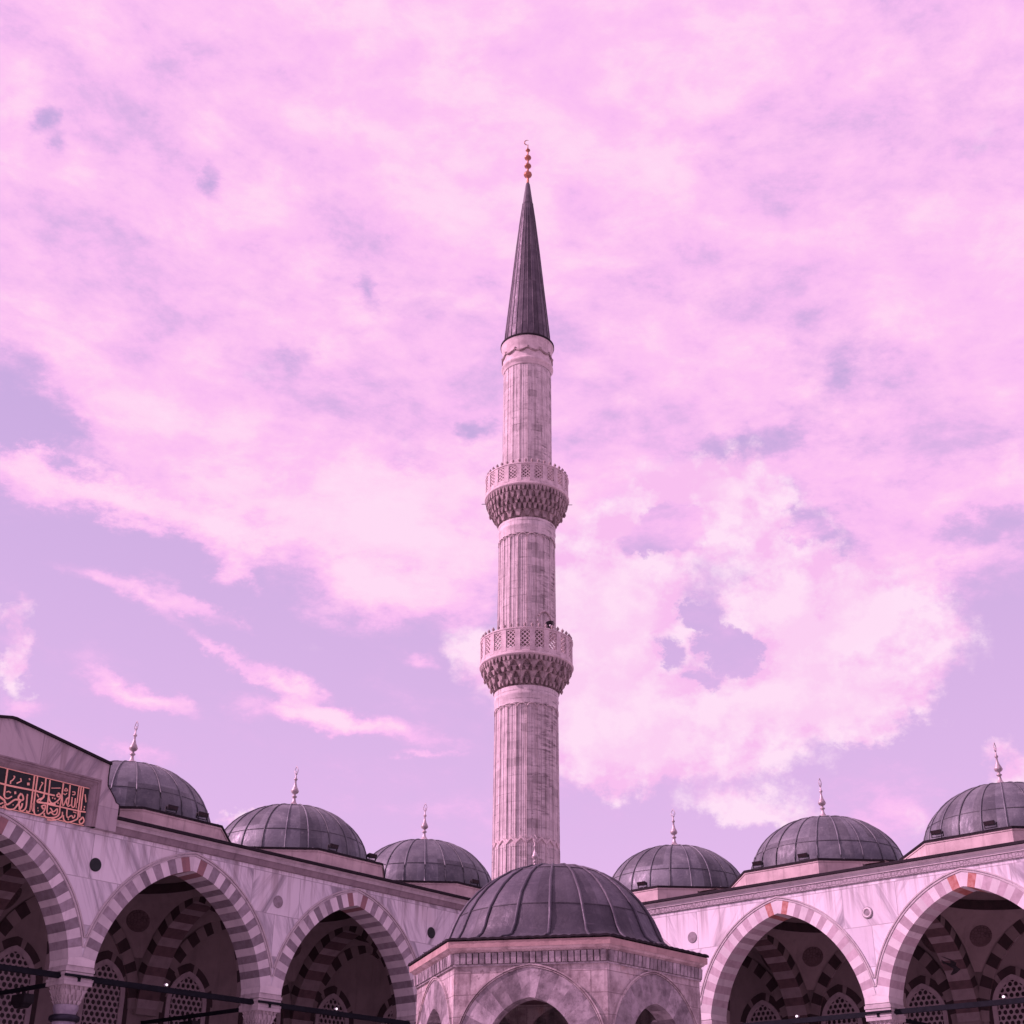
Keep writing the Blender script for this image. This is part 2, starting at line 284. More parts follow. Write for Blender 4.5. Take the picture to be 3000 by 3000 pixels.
def m_kiosk():
    mm, t, b = mat('weathered_fountain_wall', 0.75); o = objc(t); x, y, z = t.xyz(o)
    p = t.comb(t.math('MULTIPLY', t.math('ARCTAN2', x, y), 2.1), z, 0.0)
    br = t.new('ShaderNodeTexBrick'); t.put(br.inputs['Vector'], p); br.inputs['Scale'].default_value = 1
    br.inputs['Color1'].default_value = gray(0); br.inputs['Color2'].default_value = gray(1); br.inputs['Mortar'].default_value = gray(.5)
    br.inputs['Mortar Size'].default_value = 0.006; br.inputs['Brick Width'].default_value = 0.95; br.inputs['Row Height'].default_value = 0.30
    sep = t.xyz(br.outputs[0])[0]
    a, _ = t.noise(o, 2.6, 7, 0.68); f, _ = t.noise(o, 15, 5, 0.7); st, _ = t.noise(t.mapping(o, sc=(6,6,0.5)), 1.2, 6, 0.7); bl, _ = t.noise(o, 1.1, 4, 0.6)
    col = t.mix(t.mrange(a, 0.36, 0.66), (0.56,0.50,0.485,1), (0.26,0.215,0.215,1))
    col = t.mix(1.0, col, t.ramp(sep, [(0,gray(0.86)),(1,gray(1.06))]), 'MULTIPLY')
    col = t.mix(t.mrange(bl, 0.58, 0.72, 0, 0.55), col, (0.45,0.25,0.17,1))
    col = t.mix(t.mrange(st, 0.50, 0.70, 0, 0.75), col, (0.15,0.115,0.12,1))
    col = t.mix(t.mrange(f, 0.56, 0.70, 0, 0.6), col, (0.14,0.10,0.10,1))
    col = t.mix(t.math('MULTIPLY', br.outputs[1], 0.6), col, (0.12,0.09,0.09,1))
    t.put(b.inputs['Base Color'], col); bump(t, b, f, 0.45, 0.02); return mm
M_KWALL = m_kiosk()
M_KFASC = m_stone('stained_red_fascia', (0.46,0.33,0.30), (0.34,0.24,0.22), 4, 0.8, 0.4, pits=0.3)
M_ROSETTE = m_carved('painted_rosette', (0.10,0.068,0.068), (0.055,0.035,0.037), False)
M_PAVE = m_paving()
M_BLACK = m_plain('black_powder_coat', (0.018,0.017,0.02), 0.5, 0.2)
M_WHITEP = m_plain('white_enamel', (0.7,0.7,0.7), 0.35)
mm, t_, b_ = mat('lit_lamp_lens', 0.2); b_.inputs['Base Color'].default_value = (0.9,0.9,0.9,1); b_.inputs['Emission Color'].default_value = (1,0.85,0.95,1); b_.inputs['Emission Strength'].default_value = 1.3; M_LENS = mm
M_FEATHER = m_plain('dark_plumage', (0.02,0.018,0.02), 0.7); M_FEATHW = m_plain('pale_plumage', (0.55,0.5,0.52), 0.7)

# ------------------------------------------------------------------ mesh building
class MB:
    def __init__(s): s.v = []; s.f = []; s.m = []; s.s = []; s.t = []
    def add(s, vs, fs, mi=0, smooth=False, tone=None):
        b = len(s.v); s.v += [tuple(p) for p in vs]
        tn = random.random() if tone is None else tone
        for f in fs: s.f.append(tuple(b+i for i in f)); s.m.append(mi); s.s.append(smooth); s.t.append(tn)
    def quad(s, a, b, c, d, mi=0, smooth=False, tone=None): s.add((a,b,c,d), ((0,1,2,3),), mi, smooth, tone)
    def box(s, x0, x1, y0, y1, z0, z1, mi=0, M=None):
        vs = [Vector((x,y,z)) for z in (z0,z1) for y in (y0,y1) for x in (x0,x1)]
        if M is not None: vs = [M @ v for v in vs]
        s.add(vs, ((0,2,3,1),(4,5,7,6),(0,1,5,4),(2,6,7,3),(0,4,6,2),(1,3,7,5)), mi)
    def taper(s, c0, r0, c1, r1, mi=0):
        vs = [(c0[0]+a*r0[0], c0[1]+b*r0[1], c0[2]) for a,b in ((-1,-1),(1,-1),(1,1),(-1,1))]+[(c1[0]+a*r1[0], c1[1]+b*r1[1], c1[2]) for a,b in ((-1,-1),(1,-1),(1,1),(-1,1))]
        s.add(vs, ((3,2,1,0),(4,5,6,7),(0,1,5,4),(1,2,6,5),(2,3,7,6),(3,0,4,7)), mi)
    def lathe(s, prof, n=32, c=(0,0,0), mi=0, smooth=True, rf=None, cap=False, tones=None):
        """prof: (r,z) from bottom to top"""
        vs = []
        for (r,z) in prof:
            for i in range(n):
                a = 2*math.pi*i/n; k = r*(rf(a,z) if rf else 1)
                vs.append((c[0]+k*math.cos(a), c[1]+k*math.sin(a), c[2]+z))
        b = len(s.v); s.v += vs
        for j in range(len(prof)-1):
            for i in range(n):
                i2 = (i+1) % n
                s.f.append((b+j*n+i, b+j*n+i2, b+(j+1)*n+i2, b+(j+1)*n+i)); s.m.append(mi); s.s.append(smooth)
                s.t.append(tones[j][i] if tones else 0.5)
        if cap:
            s.f.append(tuple(b+i for i in reversed(range(n)))); s.m.append(mi); s.s.append(False); s.t.append(0.5)
            s.f.append(tuple(b+(len(prof)-1)*n+i for i in range(n))); s.m.append(mi); s.s.append(False); s.t.append(0.5)
    def tube(s, pts, r, n=6, mi=0, closed=False):
        pts = [Vector(p) for p in pts]; N = len(pts); vs = []
        rs = r if isinstance(r, (list,tuple)) else [r]*N
        for i, p in enumerate(pts):
            a = pts[(i-1) % N] if (closed or i > 0) else p; c = pts[(i+1) % N] if (closed or i < N-1) else p
            d = (c-a).normalized(); up = Vector((0,0,1)) if abs(d.z) < 0.95 else Vector((1,0,0))
            u = d.cross(up).normalized(); v = u.cross(d)
            for k in range(n):
                an = 2*math.pi*k/n; vs.append(p+(u*math.cos(an)+v*math.sin(an))*rs[i])
        fs = []
        for i in range(N if closed else N-1):
            j = (i+1) % N
            for k in range(n): k2 = (k+1) % n; fs.append((i*n+k, j*n+k, j*n+k2, i*n+k2))
        if not closed: fs += [tuple(range(n)), tuple((N-1)*n+k for k in reversed(range(n)))]
        s.add(vs, fs, mi, True)
    def bar(s, p0, p1, wd, ht, mi=0):
        p0 = Vector(p0); p1 = Vector(p1); d = (p1-p0).normalized(); u = d.cross(Vector((0,0,1))).normalized()*wd/2; v = Vector((0,0,1))*ht/2
        vs = [p0-u-v, p0+u-v, p0+u+v, p0-u+v, p1-u-v, p1+u-v, p1+u+v, p1-u+v]
        s.add(vs, ((3,2,1,0),(4,5,6,7),(0,1,5,4),(1,2,6,5),(2,3,7,6),(3,0,4,7)), mi)
    def extrude_x(s, prof, x0, x1, mi=0, mis=None, seg=1):
        """closed (y,z) profile swept along x"""
        n = len(prof)
        for q in range(seg):
            a = x0+(x1-x0)*q/seg; c = x0+(x1-x0)*(q+1)/seg; tn = random.random()
            for i in range(n):
                j = (i+1) % n
                s.quad((a,*prof[i]), (c,*prof[i]), (c,*prof[j]), (a,*prof[j]), mis[i] if mis else mi, tone=tn)
        s.add([(x0,*p) for p in prof], (tuple(range(n)),), mi); s.add([(x1,*p) for p in prof], (tuple(reversed(range(n))),), mi)
    def prism_y(s, poly, y0, y1, mi=0, mside=None):
        """closed (x,z) polygon (convex or simple) extruded along y"""
        n = len(poly); s.add([(x,y0,z) for x,z in poly], (tuple(range(n)),), mi); s.add([(x,y1,z) for x,z in poly], (tuple(reversed(range(n))),), mi)
        for i in range(n):
            j = (i+1) % n; s.quad((poly[i][0],y0,poly[i][1]), (poly[i][0],y1,poly[i][1]), (poly[j][0],y1,poly[j][1]), (poly[j][0],y0,poly[j][1]), mi if mside is None else mside)
    def build(s, name, mats, parent=None, label=None, fix=True):
        me = bpy.data.meshes.new(name); me.from_pydata(s.v, [], s.f)
        mats = mats if isinstance(mats, (list,tuple)) else [mats]
        for q in mats: me.materials.append(q)
        me.polygons.foreach_set('material_index', s.m); me.polygons.foreach_set('use_smooth', s.s)
        at = me.attributes.new('tone', 'FLOAT', 'FACE'); at.data.foreach_set('value', s.t)
        me.update()
        if fix:
            bm = bmesh.new(); bm.from_mesh(me); bmesh.ops.remove_doubles(bm, verts=bm.verts, dist=0.0004)
            bmesh.ops.recalc_face_normals(bm, faces=bm.faces); bm.to_mesh(me); bm.free()
        o = bpy.data.objects.new(name, me); C.objects.link(o)
        if parent: o.parent = parent
        if label: o['label'] = label
        return o
def empty(name, loc=(0,0,0), rz=0.0):
    o = bpy.data.objects.new(name, None); C.objects.link(o); o.location = loc; o.rotation_euler = (0,0,rz); o.empty_display_size = 0.5; return o
def tag(o, label, cat, group=None, kind=None):
    if label: o['label'] = label
    if cat: o['category'] = cat
    if group: o['group'] = group
    if kind: o['kind'] = kind
    return o
def copy_tree(o, parent=None):
    c = o.copy(); C.objects.link(c)
    if parent: c.parent = parent
    for ch in list(o.children): copy_tree(ch, c)
    return c

# ------------------------------------------------------------------ arcades
Z = lambda h: 1.6+S*h
PH = 0.4370                     # half opening / bay (in bays)
A_E, A_R, A_SP = 0.115, 0.560, Z(0.845)      # pointed arch: centre offset, radius, spring height
TH = 0.14*S                     # wall thickness
A0 = math.asin((0.945-0.845)/A_R)            # first voussoir angle
A1 = math.acos(A_E/A_R)
def apt(side, ang, r, e=A_E*S, sp=A_SP):     # point of the arch (x relative to bay centre, z)
    x = r*math.cos(ang)-e
    return (side*x, sp+r*math.sin(ang))
def ring(mb, P, Rin, Rout, e, sp, a0, nside, depth0, depth1, pat, face_pat=None, keystone=True):
    """voussoir ring. P(x, z, d) maps to 3D; pat(k) -> material index, k counts from the crown"""
    a_top_in = math.acos(e/Rin); half = 0.5
    tot = nside+half; step = (a_top_in-a0)/tot; rj = random.Random(int(abs(P(0,0,0)[0])*10)+nside)
    jit = [[rj.uniform(-0.11,0.11) for _ in range(nside+2)] for _ in (0,1)]
    def top(r): return math.acos(min(1, e/r))
    for side in (-1, 1):
        for k in range(nside+1):
            J = jit[0 if side < 0 else 1]; aa = a_top_in-step*(0 if k == 0 else (k-0.5+J[k-1])); ab = a_top_in-step*(k+0.5+(J[k] if k < nside else 0))
            tn = random.random()
            aao = top(Rout) if k == 0 else aa
            sub = 2
            for q in range(sub):
                a = aa+(ab-aa)*q/sub; b = aa+(ab-aa)*(q+1)/sub; ao = aao+(ab-aao)*q/sub; bo = aao+(ab-aao)*(q+1)/sub
                i0 = apt(side,a,Rin,e,sp); i1 = apt(side,b,Rin,e,sp); o0 = apt(side,ao,Rout,e,sp); o1 = apt(side,bo,Rout,e,sp)
                if k == 0 and q == 0: i0 = (0,i0[1]); o0 = (0,o0[1])
                m1 = pat(k); m2 = face_pat(k) if face_pat else m1
                mb.quad(P(*i0,depth0), P(*i1,depth0), P(*o1,depth0), P(*o0,depth0), m2, tone=tn)
                mb.quad(P(*i0,depth1), P(*o0,depth1), P(*o1,depth1), P(*i1,depth1), m2, tone=tn)
                mb.quad(P(*i0,depth0), P(*i0,depth1), P(*i1,depth1), P(*i1,depth0), m1, tone=tn)
def band(mb, P, Ra, Rb, e, sp, a0f, d0, d1, mi=0, n=30, xmax=None):
    for side in (-1,1):
        a0 = a0f
        if xmax: a0 = max(a0, math.acos(min(1,(xmax+e)/Rb)))
        ta, tb = math.acos(e/Ra), math.acos(e/Rb)
        for q in range(n):
            f0 = q/n; f1 = (q+1)/n
            pa0 = apt(side,a0+(ta-a0)*f0,Ra,e,sp); pa1 = apt(side,a0+(ta-a0)*f1,Ra,e,sp); pb0 = apt(side,a0+(tb-a0)*f0,Rb,e,sp); pb1 = apt(side,a0+(tb-a0)*f1,Rb,e,sp)
            mb.quad(P(*pa0,d0),P(*pa1,d0),P(*pb1,d0),P(*pb0,d0),mi); mb.quad(P(*pb0,d0),P(*pb1,d0),P(*pb1,d1),P(*pb0,d1),mi); mb.quad(P(*pa0,d0),P(*pa0,d1),P(*pa1,d1),P(*pa1,d0),mi)
def spandrel(mb, P, Rin, e, sp, hw, z0, ztop, d0, d1, mi=0, n=22, mb_back=None):
    """wall filling around a pointed opening out to +-hw, from the arch up to ztop"""
    a_top = math.acos(e/Rin)
    for side in (-1,1):
        pts = [apt(side, A, Rin, e, sp) for A in [max(0,math.asin(max(-1,min(1,(z0-sp)/Rin))))+(a_top-max(0,math.asin(max(-1,min(1,(z0-sp)/Rin)))))*q/n for q in range(n+1)]]
        pts[-1] = (0, pts[-1][1])
        for q in range(n):
            (xa,za),(xb,zb) = pts[q], pts[q+1]
            for d in (d0,d1): mb.quad(P(xa,za,d),P(xb,zb,d),P(xb,ztop,d),P(xa,ztop,d),mi)
        x0 = pts[0][0]
        for d in (d0,d1): mb.quad(P(side*hw,z0,d),P(x0,z0,d),P(x0,ztop,d),P(side*hw,ztop,d),mi)
    mb.quad(P(-hw,ztop,d0),P(hw,ztop,d0),P(hw,ztop,d1),P(-hw,ztop,d1),mi)

def build_capital(mb):
    """square-to-round stalactite capital, top at z=0, in a local frame, drops 0.5 m"""
    tiers = [(0.00,-0.10,0.40,0.385),(-0.10,-0.24,0.385,0.35),(-0.24,-0.37,0.34,0.30),(-0.37,-0.50,0.30,0.27)]
    for ti,(z1,z0,r1,r0) in enumerate(tiers):
        mb.taper((0,0,z0),(r0-0.05,r0-0.05),(0,0,z1),(r1-0.05,r1-0.05),0)
        nn = 5 if ti % 2 == 0 else 4
        for s4 in range(4):
            Mx = Matrix.Rotation(s4*math.pi/2, 4, 'Z')
            for i in range(nn):
                u = (i+0.5)/nn*2-1; wd = r1/nn*0.74
                vs = [Vector((u*r1*0.92-wd,-r1,z1)),Vector((u*r1*0.92+wd,-r1,z1)),Vector((u*r1*0.92+wd,-r1+0.09,z1)),Vector((u*r1*0.92-wd,-r1+0.09,z1)),
                      Vector((u*r0*0.9-wd*0.15,-r0+0.015,z0)),Vector((u*r0*0.9+wd*0.15,-r0+0.015,z0)),Vector((u*r0*0.9+wd*0.15,-r0+0.07,z0)),Vector((u*r0*0.9-wd*0.15,-r0+0.07,z0))]
                mb.add([Mx @ v for v in vs], ((0,1,2,3),(7,6,5,4),(4,5,1,0),(5,6,2,1),(6,7,3,2),(7,4,0,3)), 0)

def build_arcade(name, rz, sgn, ks, label):
    """local frame: +x along the wall (to the right when facing it), +y behind the wall; bay k spans |x| in [k,k+1]*S"""
    root = empty(name, (1.6295, 53.881, 0), rz); tag(root, label, 'arcade')
    bays = [k+0.5 for k in ks]
    xs = lambda t: sgn*t*S
    # --- piers' marble band, spandrel wall
    mb = MB()
    for t in bays:
        P = lambda x, z, d, t=t: (xs(t)+x, d, z)
        spandrel(mb, P, (A_R+0.012)*S, A_E*S, A_SP, 0.5*S, Z(0.9450), Z(1.484), 0.012, TH-0.012)
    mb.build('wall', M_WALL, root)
    mb = MB()
    for t in bays:
        P = lambda x, z, d, t=t: (xs(t)+x, d, z)
        pat = lambda k: (1 if k == 1 else (2 if k % 2 else 0))
        m2 = MB(); ring(m2, P, A_R*S, (A_R+0.064)*S, A_E*S, A_SP, A0, 18, 0.0, TH, pat)
        m2.build('arch', [M_WHITE, M_REDST if sgn > 0 else M_REDDULL, M_GREY_SUN if sgn > 0 else M_GREY], root)
        m3 = MB(); 
        band(m3, P, (A_R+0.066)*S, (A_R+0.0725)*S, A_E*S, A_SP, A0, -0.018, 0.02, 0, 30, 0.4995*S)
        band(m3, P, (A_R+0.0765)*S, (A_R+0.083)*S, A_E*S, A_SP, A0, -0.03, 0.02, 0, 30, 0.4995*S)
        m3.build('archivolt', M_TRIM, root)
    # --- columns with capitals
    capm = MB(); build_capital(capm)
    proto = None
    for i in [ks[0]]+[k+1 for k in ks]:
        colx = xs(i); yc = TH/2
        if proto is None:
            p = MB(); p.lathe([(0.36,0.55),(0.345,0.75),(0.335,3.2),(0.31,6.2),(0.30,6.5),(0.33,6.56),(0.34,6.68)], 28); p.lathe([(0.50,0.0),(0.50,0.16),(0.44,0.2),(0.46,0.3),(0.38,0.42),(0.37,0.55)], 28, mi=0)
            co = p.build('column', M_COLUMN, root); co.location = (colx, yc, 0)
            q = MB(); q.lathe([(0.335,6.25),(0.40,6.28),(0.415,6.34),(0.40,6.40),(0.345,6.43)], 28)
            q.build('collar', M_BRONZE, co)
            c2 = MB(); build_capital(c2); ca = c2.build('capital', M_CARVCAP, co); ca.location = (0,0,7.16)
            im = MB()
            for z0,z1,h0 in ((7.16,7.27,0.435),(7.27,7.34,0.445),(7.345,7.42,0.41),(7.42,7.50,0.432),(7.51,7.60,0.452),(7.60,7.655,0.425)):
                im.box(-h0,h0,-h0-0.02,h0+0.02,z0,z1)
            im.build('impost', M_TRIM, co)
            bd = MB(); hw = (0.5-PH)*S
            bd.add([(-hw,-yc,7.66),(hw,-yc,7.66),(hw,-yc,Z(0.9452)),(0,-yc,Z(0.9555)),(-hw,-yc,Z(0.9452)),(-hw,yc,7.66),(hw,yc,7.66),(hw,yc,Z(0.9452)),(0,yc,Z(0.9555)),(-hw,yc,Z(0.9452))],
                   ((0,1,2,3,4),(9,8,7,6,5),(0,5,6,1),(1,6,7,2),(4,9,5,0)),0)
            bd.build('springer_block', M_LIGHT, co)
            proto = co
        else:
            c = copy_tree(proto, root); c.location = (colx, yc, 0)
    # --- roundels above the columns
    for n_, k in enumerate([k for k in ks if k > 0]):
        rd = MB(); rr_ = 0.19; ang = [2*math.pi*a/28 for a in range(28)]
        rd.lathe([(rr_,0),(rr_-0.012,0.012),(0.0001,0.012)], 28, smooth=False)
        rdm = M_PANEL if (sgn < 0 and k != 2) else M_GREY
        ro = rd.build('roundel', rdm, root); ro.location = (xs(k+(0.0 if k > 1 else -0.028)), 0.0, Z(1.334)); ro.rotation_euler = (R(90),0,0)
        if sgn > 0 and k == 2:
            rg = MB(); rg.lathe([(0.10,0.0),(0.12,0.03),(0.15,0.03),(0.165,0.0)], 28); rgo = rg.build('carved_ring', M_LIGHT, ro); rgo.location = (0,0,0.012)
    # --- cornice
    L0, L1 = (0, ks[-1]+1)
    x0, x1 = sorted((xs(L0), xs(L1))); 
    if sgn < 0: x1 = xs(0)+0.0
    segs = [(x0,x1)] if sgn > 0 else [(xs(2.945), x1), (x0, xs(4.055))]
    co_ = MB(); fr = MB(); le = MB()
    for a, b in segs:
        fr.extrude_x([(0.011,Z(1.480)),(-0.045,Z(1.4825)),(-0.075,Z(1.509)),(0.011,Z(1.509))], a, b, seg=14)
        co_.extrude_x([(0.011,Z(1.509)),(-0.10,Z(1.5092)),(-0.10,Z(1.5235)),(-0.13,Z(1.5265)),(-0.19,Z(1.5335)),(0.011,Z(1.5335))], a, b, seg=8)
        le.extrude_x([(0.011,Z(1.534)),(-0.23,Z(1.534)),(-0.26,Z(1.535)),(-0.26,Z(1.546)),(-0.22,Z(1.549)),(0.28,Z(1.553)),(0.28,Z(1.534))], a, b, seg=8)
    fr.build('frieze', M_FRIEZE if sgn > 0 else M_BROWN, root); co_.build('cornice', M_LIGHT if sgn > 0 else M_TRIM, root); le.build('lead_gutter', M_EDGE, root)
    # --- transverse arches, vaults, wall arches
    ta = MB(); te, trr, tc_ = A_E*S, 0.515*S, 0.57*S; tsp = Z(0.898); hw = 0.0625*S
    def Pt(x, z, d): return (d, tc_+x, z)
    ring(ta, Pt, trr, trr+0.062*S, te, tsp, 0.05, 12, -hw, hw, lambda k: 2 if k % 2 else 3, lambda k: 1 if k % 2 else 0)
    spandrel(ta, Pt, trr+0.05*S, te, tsp, 0.43*S, Z(0.92), Z(1.60), -hw+0.01, hw-0.01, 0)
    for yy0, yy1 in ((TH+0.002, tc_-0.4*S+0.02),(tc_+0.4*S-0.02, S-0.002)): ta.box(-hw,hw,yy0,yy1,Z(0.90),Z(0.93),0)
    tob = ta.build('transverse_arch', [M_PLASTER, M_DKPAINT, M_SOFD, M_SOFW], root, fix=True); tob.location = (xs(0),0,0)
    for k in [k+1 for k in ks if k+1 > 0]:
        c = copy_tree(tob, root); c.location = (xs(k),0,0)
    # vault shell (pendentives, ring, inner dome)
    vb = MB(); vr = 0.43*math.sqrt(2)*S; vz = Z(0.99); rc = 0.40*S; nA = 64; nr = 8
    def sq(a): return 0.431*S/max(abs(math.cos(a)),abs(math.sin(a)))
    grid = []
    for j in range(nr+1):
        row = []
        for i in range(nA):
            a = 2*math.pi*(i+0.5)/nA; rb = min(sq(a), vr*0.9999); r_ = rc+(rb-rc)*j/nr
            row.append((r_*math.cos(a), r_*math.sin(a), vz+math.sqrt(max(0.0,vr*vr-r_*r_))))
        grid.append(row)
    for j in range(nr):
        for i in range(nA):
            i2 = (i+1) % nA; vb.quad(grid[j][i],grid[j][i2],grid[j+1][i2],grid[j+1][i],0,True,0.5)
    zr = vz+math.sqrt(vr*vr-rc*rc)
    vb.lathe([(rc,zr),(rc-0.06,zr),(rc-0.06,zr+0.30),(rc-0.02,zr+0.32)], 64, mi=1, smooth=False)
    vb.lathe([((rc-0.02)*math.cos(q*math.pi/20), zr+0.32+0.27*S*math.sin(q*math.pi/20)) for q in range(10)]+[(0.01,zr+0.32+0.27*S)], 48, mi=0)
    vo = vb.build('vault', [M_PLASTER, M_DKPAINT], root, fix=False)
    md = MB(); md.lathe([(0.40,0.0),(0.38,0.02),(0.30,0.025),(0.29,0.03),(0.0001,0.028)], 24)
    mpro = None
    for q in range(4):
        a = math.pi/4+q*math.pi/2; rho = 0.50*S; zz = math.sqrt(vr*vr-rho*rho); nrm = Vector((-rho*math.cos(a),-rho*math.sin(a),-zz)).normalized()
        mo = md.build('medallion', M_ROSETTE, vo) if q == 0 else mpro.copy()
        if q == 0: mpro = mo
        else: C.objects.link(mo); mo.parent = vo
        mo.location = Vector((rho*math.cos(a),rho*math.sin(a),vz+zz))+nrm*0.02; mo.rotation_euler = nrm.to_track_quat('Z','Y').to_euler()
    vo.location = (xs(bays[0]), tc_, 0)
    for t in bays[1:]:
        c = copy_tree(vo, root); c.location = (xs(t), tc_, 0)
    # --- back wall and its blind arches and windows
    ba, bb = (-1.0, ks[-1]+1) if sgn > 0 else (-1.0, ks[-1]+1)
    bx0, bx1 = sorted((xs(ba), xs(bb)))
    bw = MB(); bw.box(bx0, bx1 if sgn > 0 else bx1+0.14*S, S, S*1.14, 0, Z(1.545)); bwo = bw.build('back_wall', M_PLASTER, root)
    wa = MB(); Pw = lambda x, z, d: (x, d, z)
    ring(wa, Pw, trr, trr+0.062*S, te, tsp, 0.05, 12, S-0.10, S+0.02, lambda k: 2 if k % 2 else 3, lambda k: 1 if k % 2 else 0)
    wo_ = wa.build('wall_arch', [M_PLASTER, M_DKPAINT, M_SOFD, M_SOFW], root); wo_.location = (xs(bays[0]),0,0)
    for t in bays[1:]:
        c = wo_.copy(); C.objects.link(c); c.parent = root; c.location = (xs(t),0,0)
    # window: dark voussoir surround, pale frame, pierced hexagon grille
    wn = MB(); a_, e_ = 0.83, 0.28; R_ = a_+e_; rise = math.sqrt(R_*R_-e_*e_); spz = Z(1.143)-rise; z_b = spz-2.6
    def warch(a, n=10, grow=0.0):
        pts = []; Rg = R_-(a_-a)+grow*0; ee = e_
        t0 = math.acos(ee/Rg)
        for q in range(n+1): an = t0*q/n; pts.append((Rg*math.cos(an)-ee, spz+Rg*math.sin(an)))
        return [(-x,z) for x,z in pts[::-1]][0:0]+pts
    def outline(a):
        r_ = warch(a); return [(a,z_b)]+r_+[(-x,z) for x,z in r_[::-1][1:]]+[(-a,z_b)]
    o_in, o_out = outline(0.66), outline(0.83)
    for i in range(len(o_in)-1):
        (xa,za),(xb,zb),(xc,zc),(xd,zd) = o_in[i],o_in[i+1],o_out[i+1],o_out[i]
        wn.quad((xa,-0.06,za),(xb,-0.06,zb),(xc,-0.06,zc),(xd,-0.06,zd),0); wn.quad((xa,-0.06,za),(xa,0,za),(xb,0,zb),(xb,-0.06,zb),0); wn.quad((xd,-0.06,zd),(xc,-0.06,zc),(xc,0,zc),(xd,0,zd),0)
    wo2 = wn.build('window', M_GRILLE, bwo)
    gp = MB(); o3 = outline(0.67); gp.add([(x,-0.006,z) for x,z in o3],(tuple(range(len(o3))),),0); gp.build('pane', M_DARK, wo2, fix=False)
    gr = MB(); hs = 0.118; dxh = math.sqrt(3)*hs; rows = int((Z(1.143)-z_b)/(1.5*hs))+1
    def inside(x,z):
        if abs(x) > 0.70 or z < z_b-0.05: return False
        if z <= spz: return True
        Rg = R_-0.13; return (abs(x)+e_)**2+(z-spz)**2 < Rg*Rg
    for ro_ in range(rows):
        for ci in range(-6,7):
            cx = ci*dxh+(dxh/2 if ro_ % 2 else 0); cz = z_b+ro_*1.5*hs
            if not inside(cx,cz): continue
            ho = [(cx+hs*math.sin(math.pi/3*q),cz+hs*math.cos(math.pi/3*q)) for q in range(6)]
            ho2 = []
            for q in range(6): ho2 += [ho[q], ((ho[q][0]+ho[(q+1)%6][0])/2,(ho[q][1]+ho[(q+1)%6][1])/2)]
            hi = [(cx+hs*0.64*math.sin(math.pi/6*q),cz+hs*0.64*math.cos(math.pi/6*q)) for q in range(12)]
            for q in range(12):
                p_ = (q+1) % 12
                gr.quad((ho2[q][0],-0.04,ho2[q][1]),(ho2[p_][0],-0.04,ho2[p_][1]),(hi[p_][0],-0.04,hi[p_][1]),(hi[q][0],-0.04,hi[q][1]),0)
                gr.quad((hi[q][0],-0.04,hi[q][1]),(hi[p_][0],-0.04,hi[p_][1]),(hi[p_][0],-0.008,hi[p_][1]),(hi[q][0],-0.008,hi[q][1]),0)
    gr.build('grille', M_GRILLE, wo2, fix=False)
    sr = MB(); o4, o5 = outline(0.835), outline(1.10)
    for i in range(1,len(o4)-2):
        mi = 0 if (i//1) % 5 != 4 else 1
        (xa,za),(xb,zb),(xc,zc),(xd,zd) = o4[i],o4[i+1],o5[i+1],o5[i]
        sr.quad((xa,-0.03,za),(xb,-0.03,zb),(xc,-0.03,zc),(xd,-0.03,zd),mi); sr.quad((xa,-0.03,za),(xa,0,za),(xb,0,zb),(xb,-0.03,zb),mi)
    for s_ in (-1,1): sr.box(min(s_*0.835,s_*1.02),max(s_*0.835,s_*1.02),-0.03,-0.001,z_b,spz-0.002,0)
    sr.build('surround', [M_DKPAINT, M_PLASTER], wo2)
    first = True
    for t in bays:
        for s_ in (-1,1):
            if first: o = wo2; first = False
            else: o = copy_tree(wo2, bwo)
            o.location = (xs(t+s_*0.25), S, 0)
    # --- tie rods
    tr = MB(); tr.bar((xs(ks[0]),0.30,7.40),(xs(ks[-1]+1),0.30,7.40),0.10,0.15,0); tr.build('tie_rod', M_IRON, root)
    for k in [ks[0]]+[k+1 for k in ks]:
        m4 = MB(); m4.bar((xs(k),-0.012,7.315),(xs(k),S,7.315),0.09,0.11,0); m4.build('cross_tie', M_IRON, root)
        m5 = MB(); h_ = 0.452
        m5.box(xs(k)-h_-0.02,xs(k)+h_+0.02,-0.055,-0.02,7.36,7.43,0); m5.build('iron_band', M_IRON, root)
    # --- flat roof with an opening under each dome
    rf = MB()
    for t in bays:
        cx, cy = xs(t), 0.56*S; n = 48; pin = []; pou = []
        for i in range(n):
            a = 2*math.pi*(i+0.5)/n; ca, sa = math.cos(a), math.sin(a)
            k1 = 0.4995*S/abs(ca) if abs(ca) > 1e-6 else 1e9; k2 = (0.555*S if sa < 0 else 0.57*S)/abs(sa) if abs(sa) > 1e-6 else 1e9; r_ = min(k1,k2)
            pin.append((cx+0.455*S*ca,cy+0.455*S*sa)); pou.append((cx+r_*ca,cy+r_*sa))
        for i in range(n):
            j = (i+1) % n; rf.quad((*pin[i],Z(1.5475)),(*pin[j],Z(1.5475)),(*pou[j],Z(1.5475)),(*pou[i],Z(1.5475)),0)
    rf.build('roof', M_LEADK, root, fix=False)
    return root

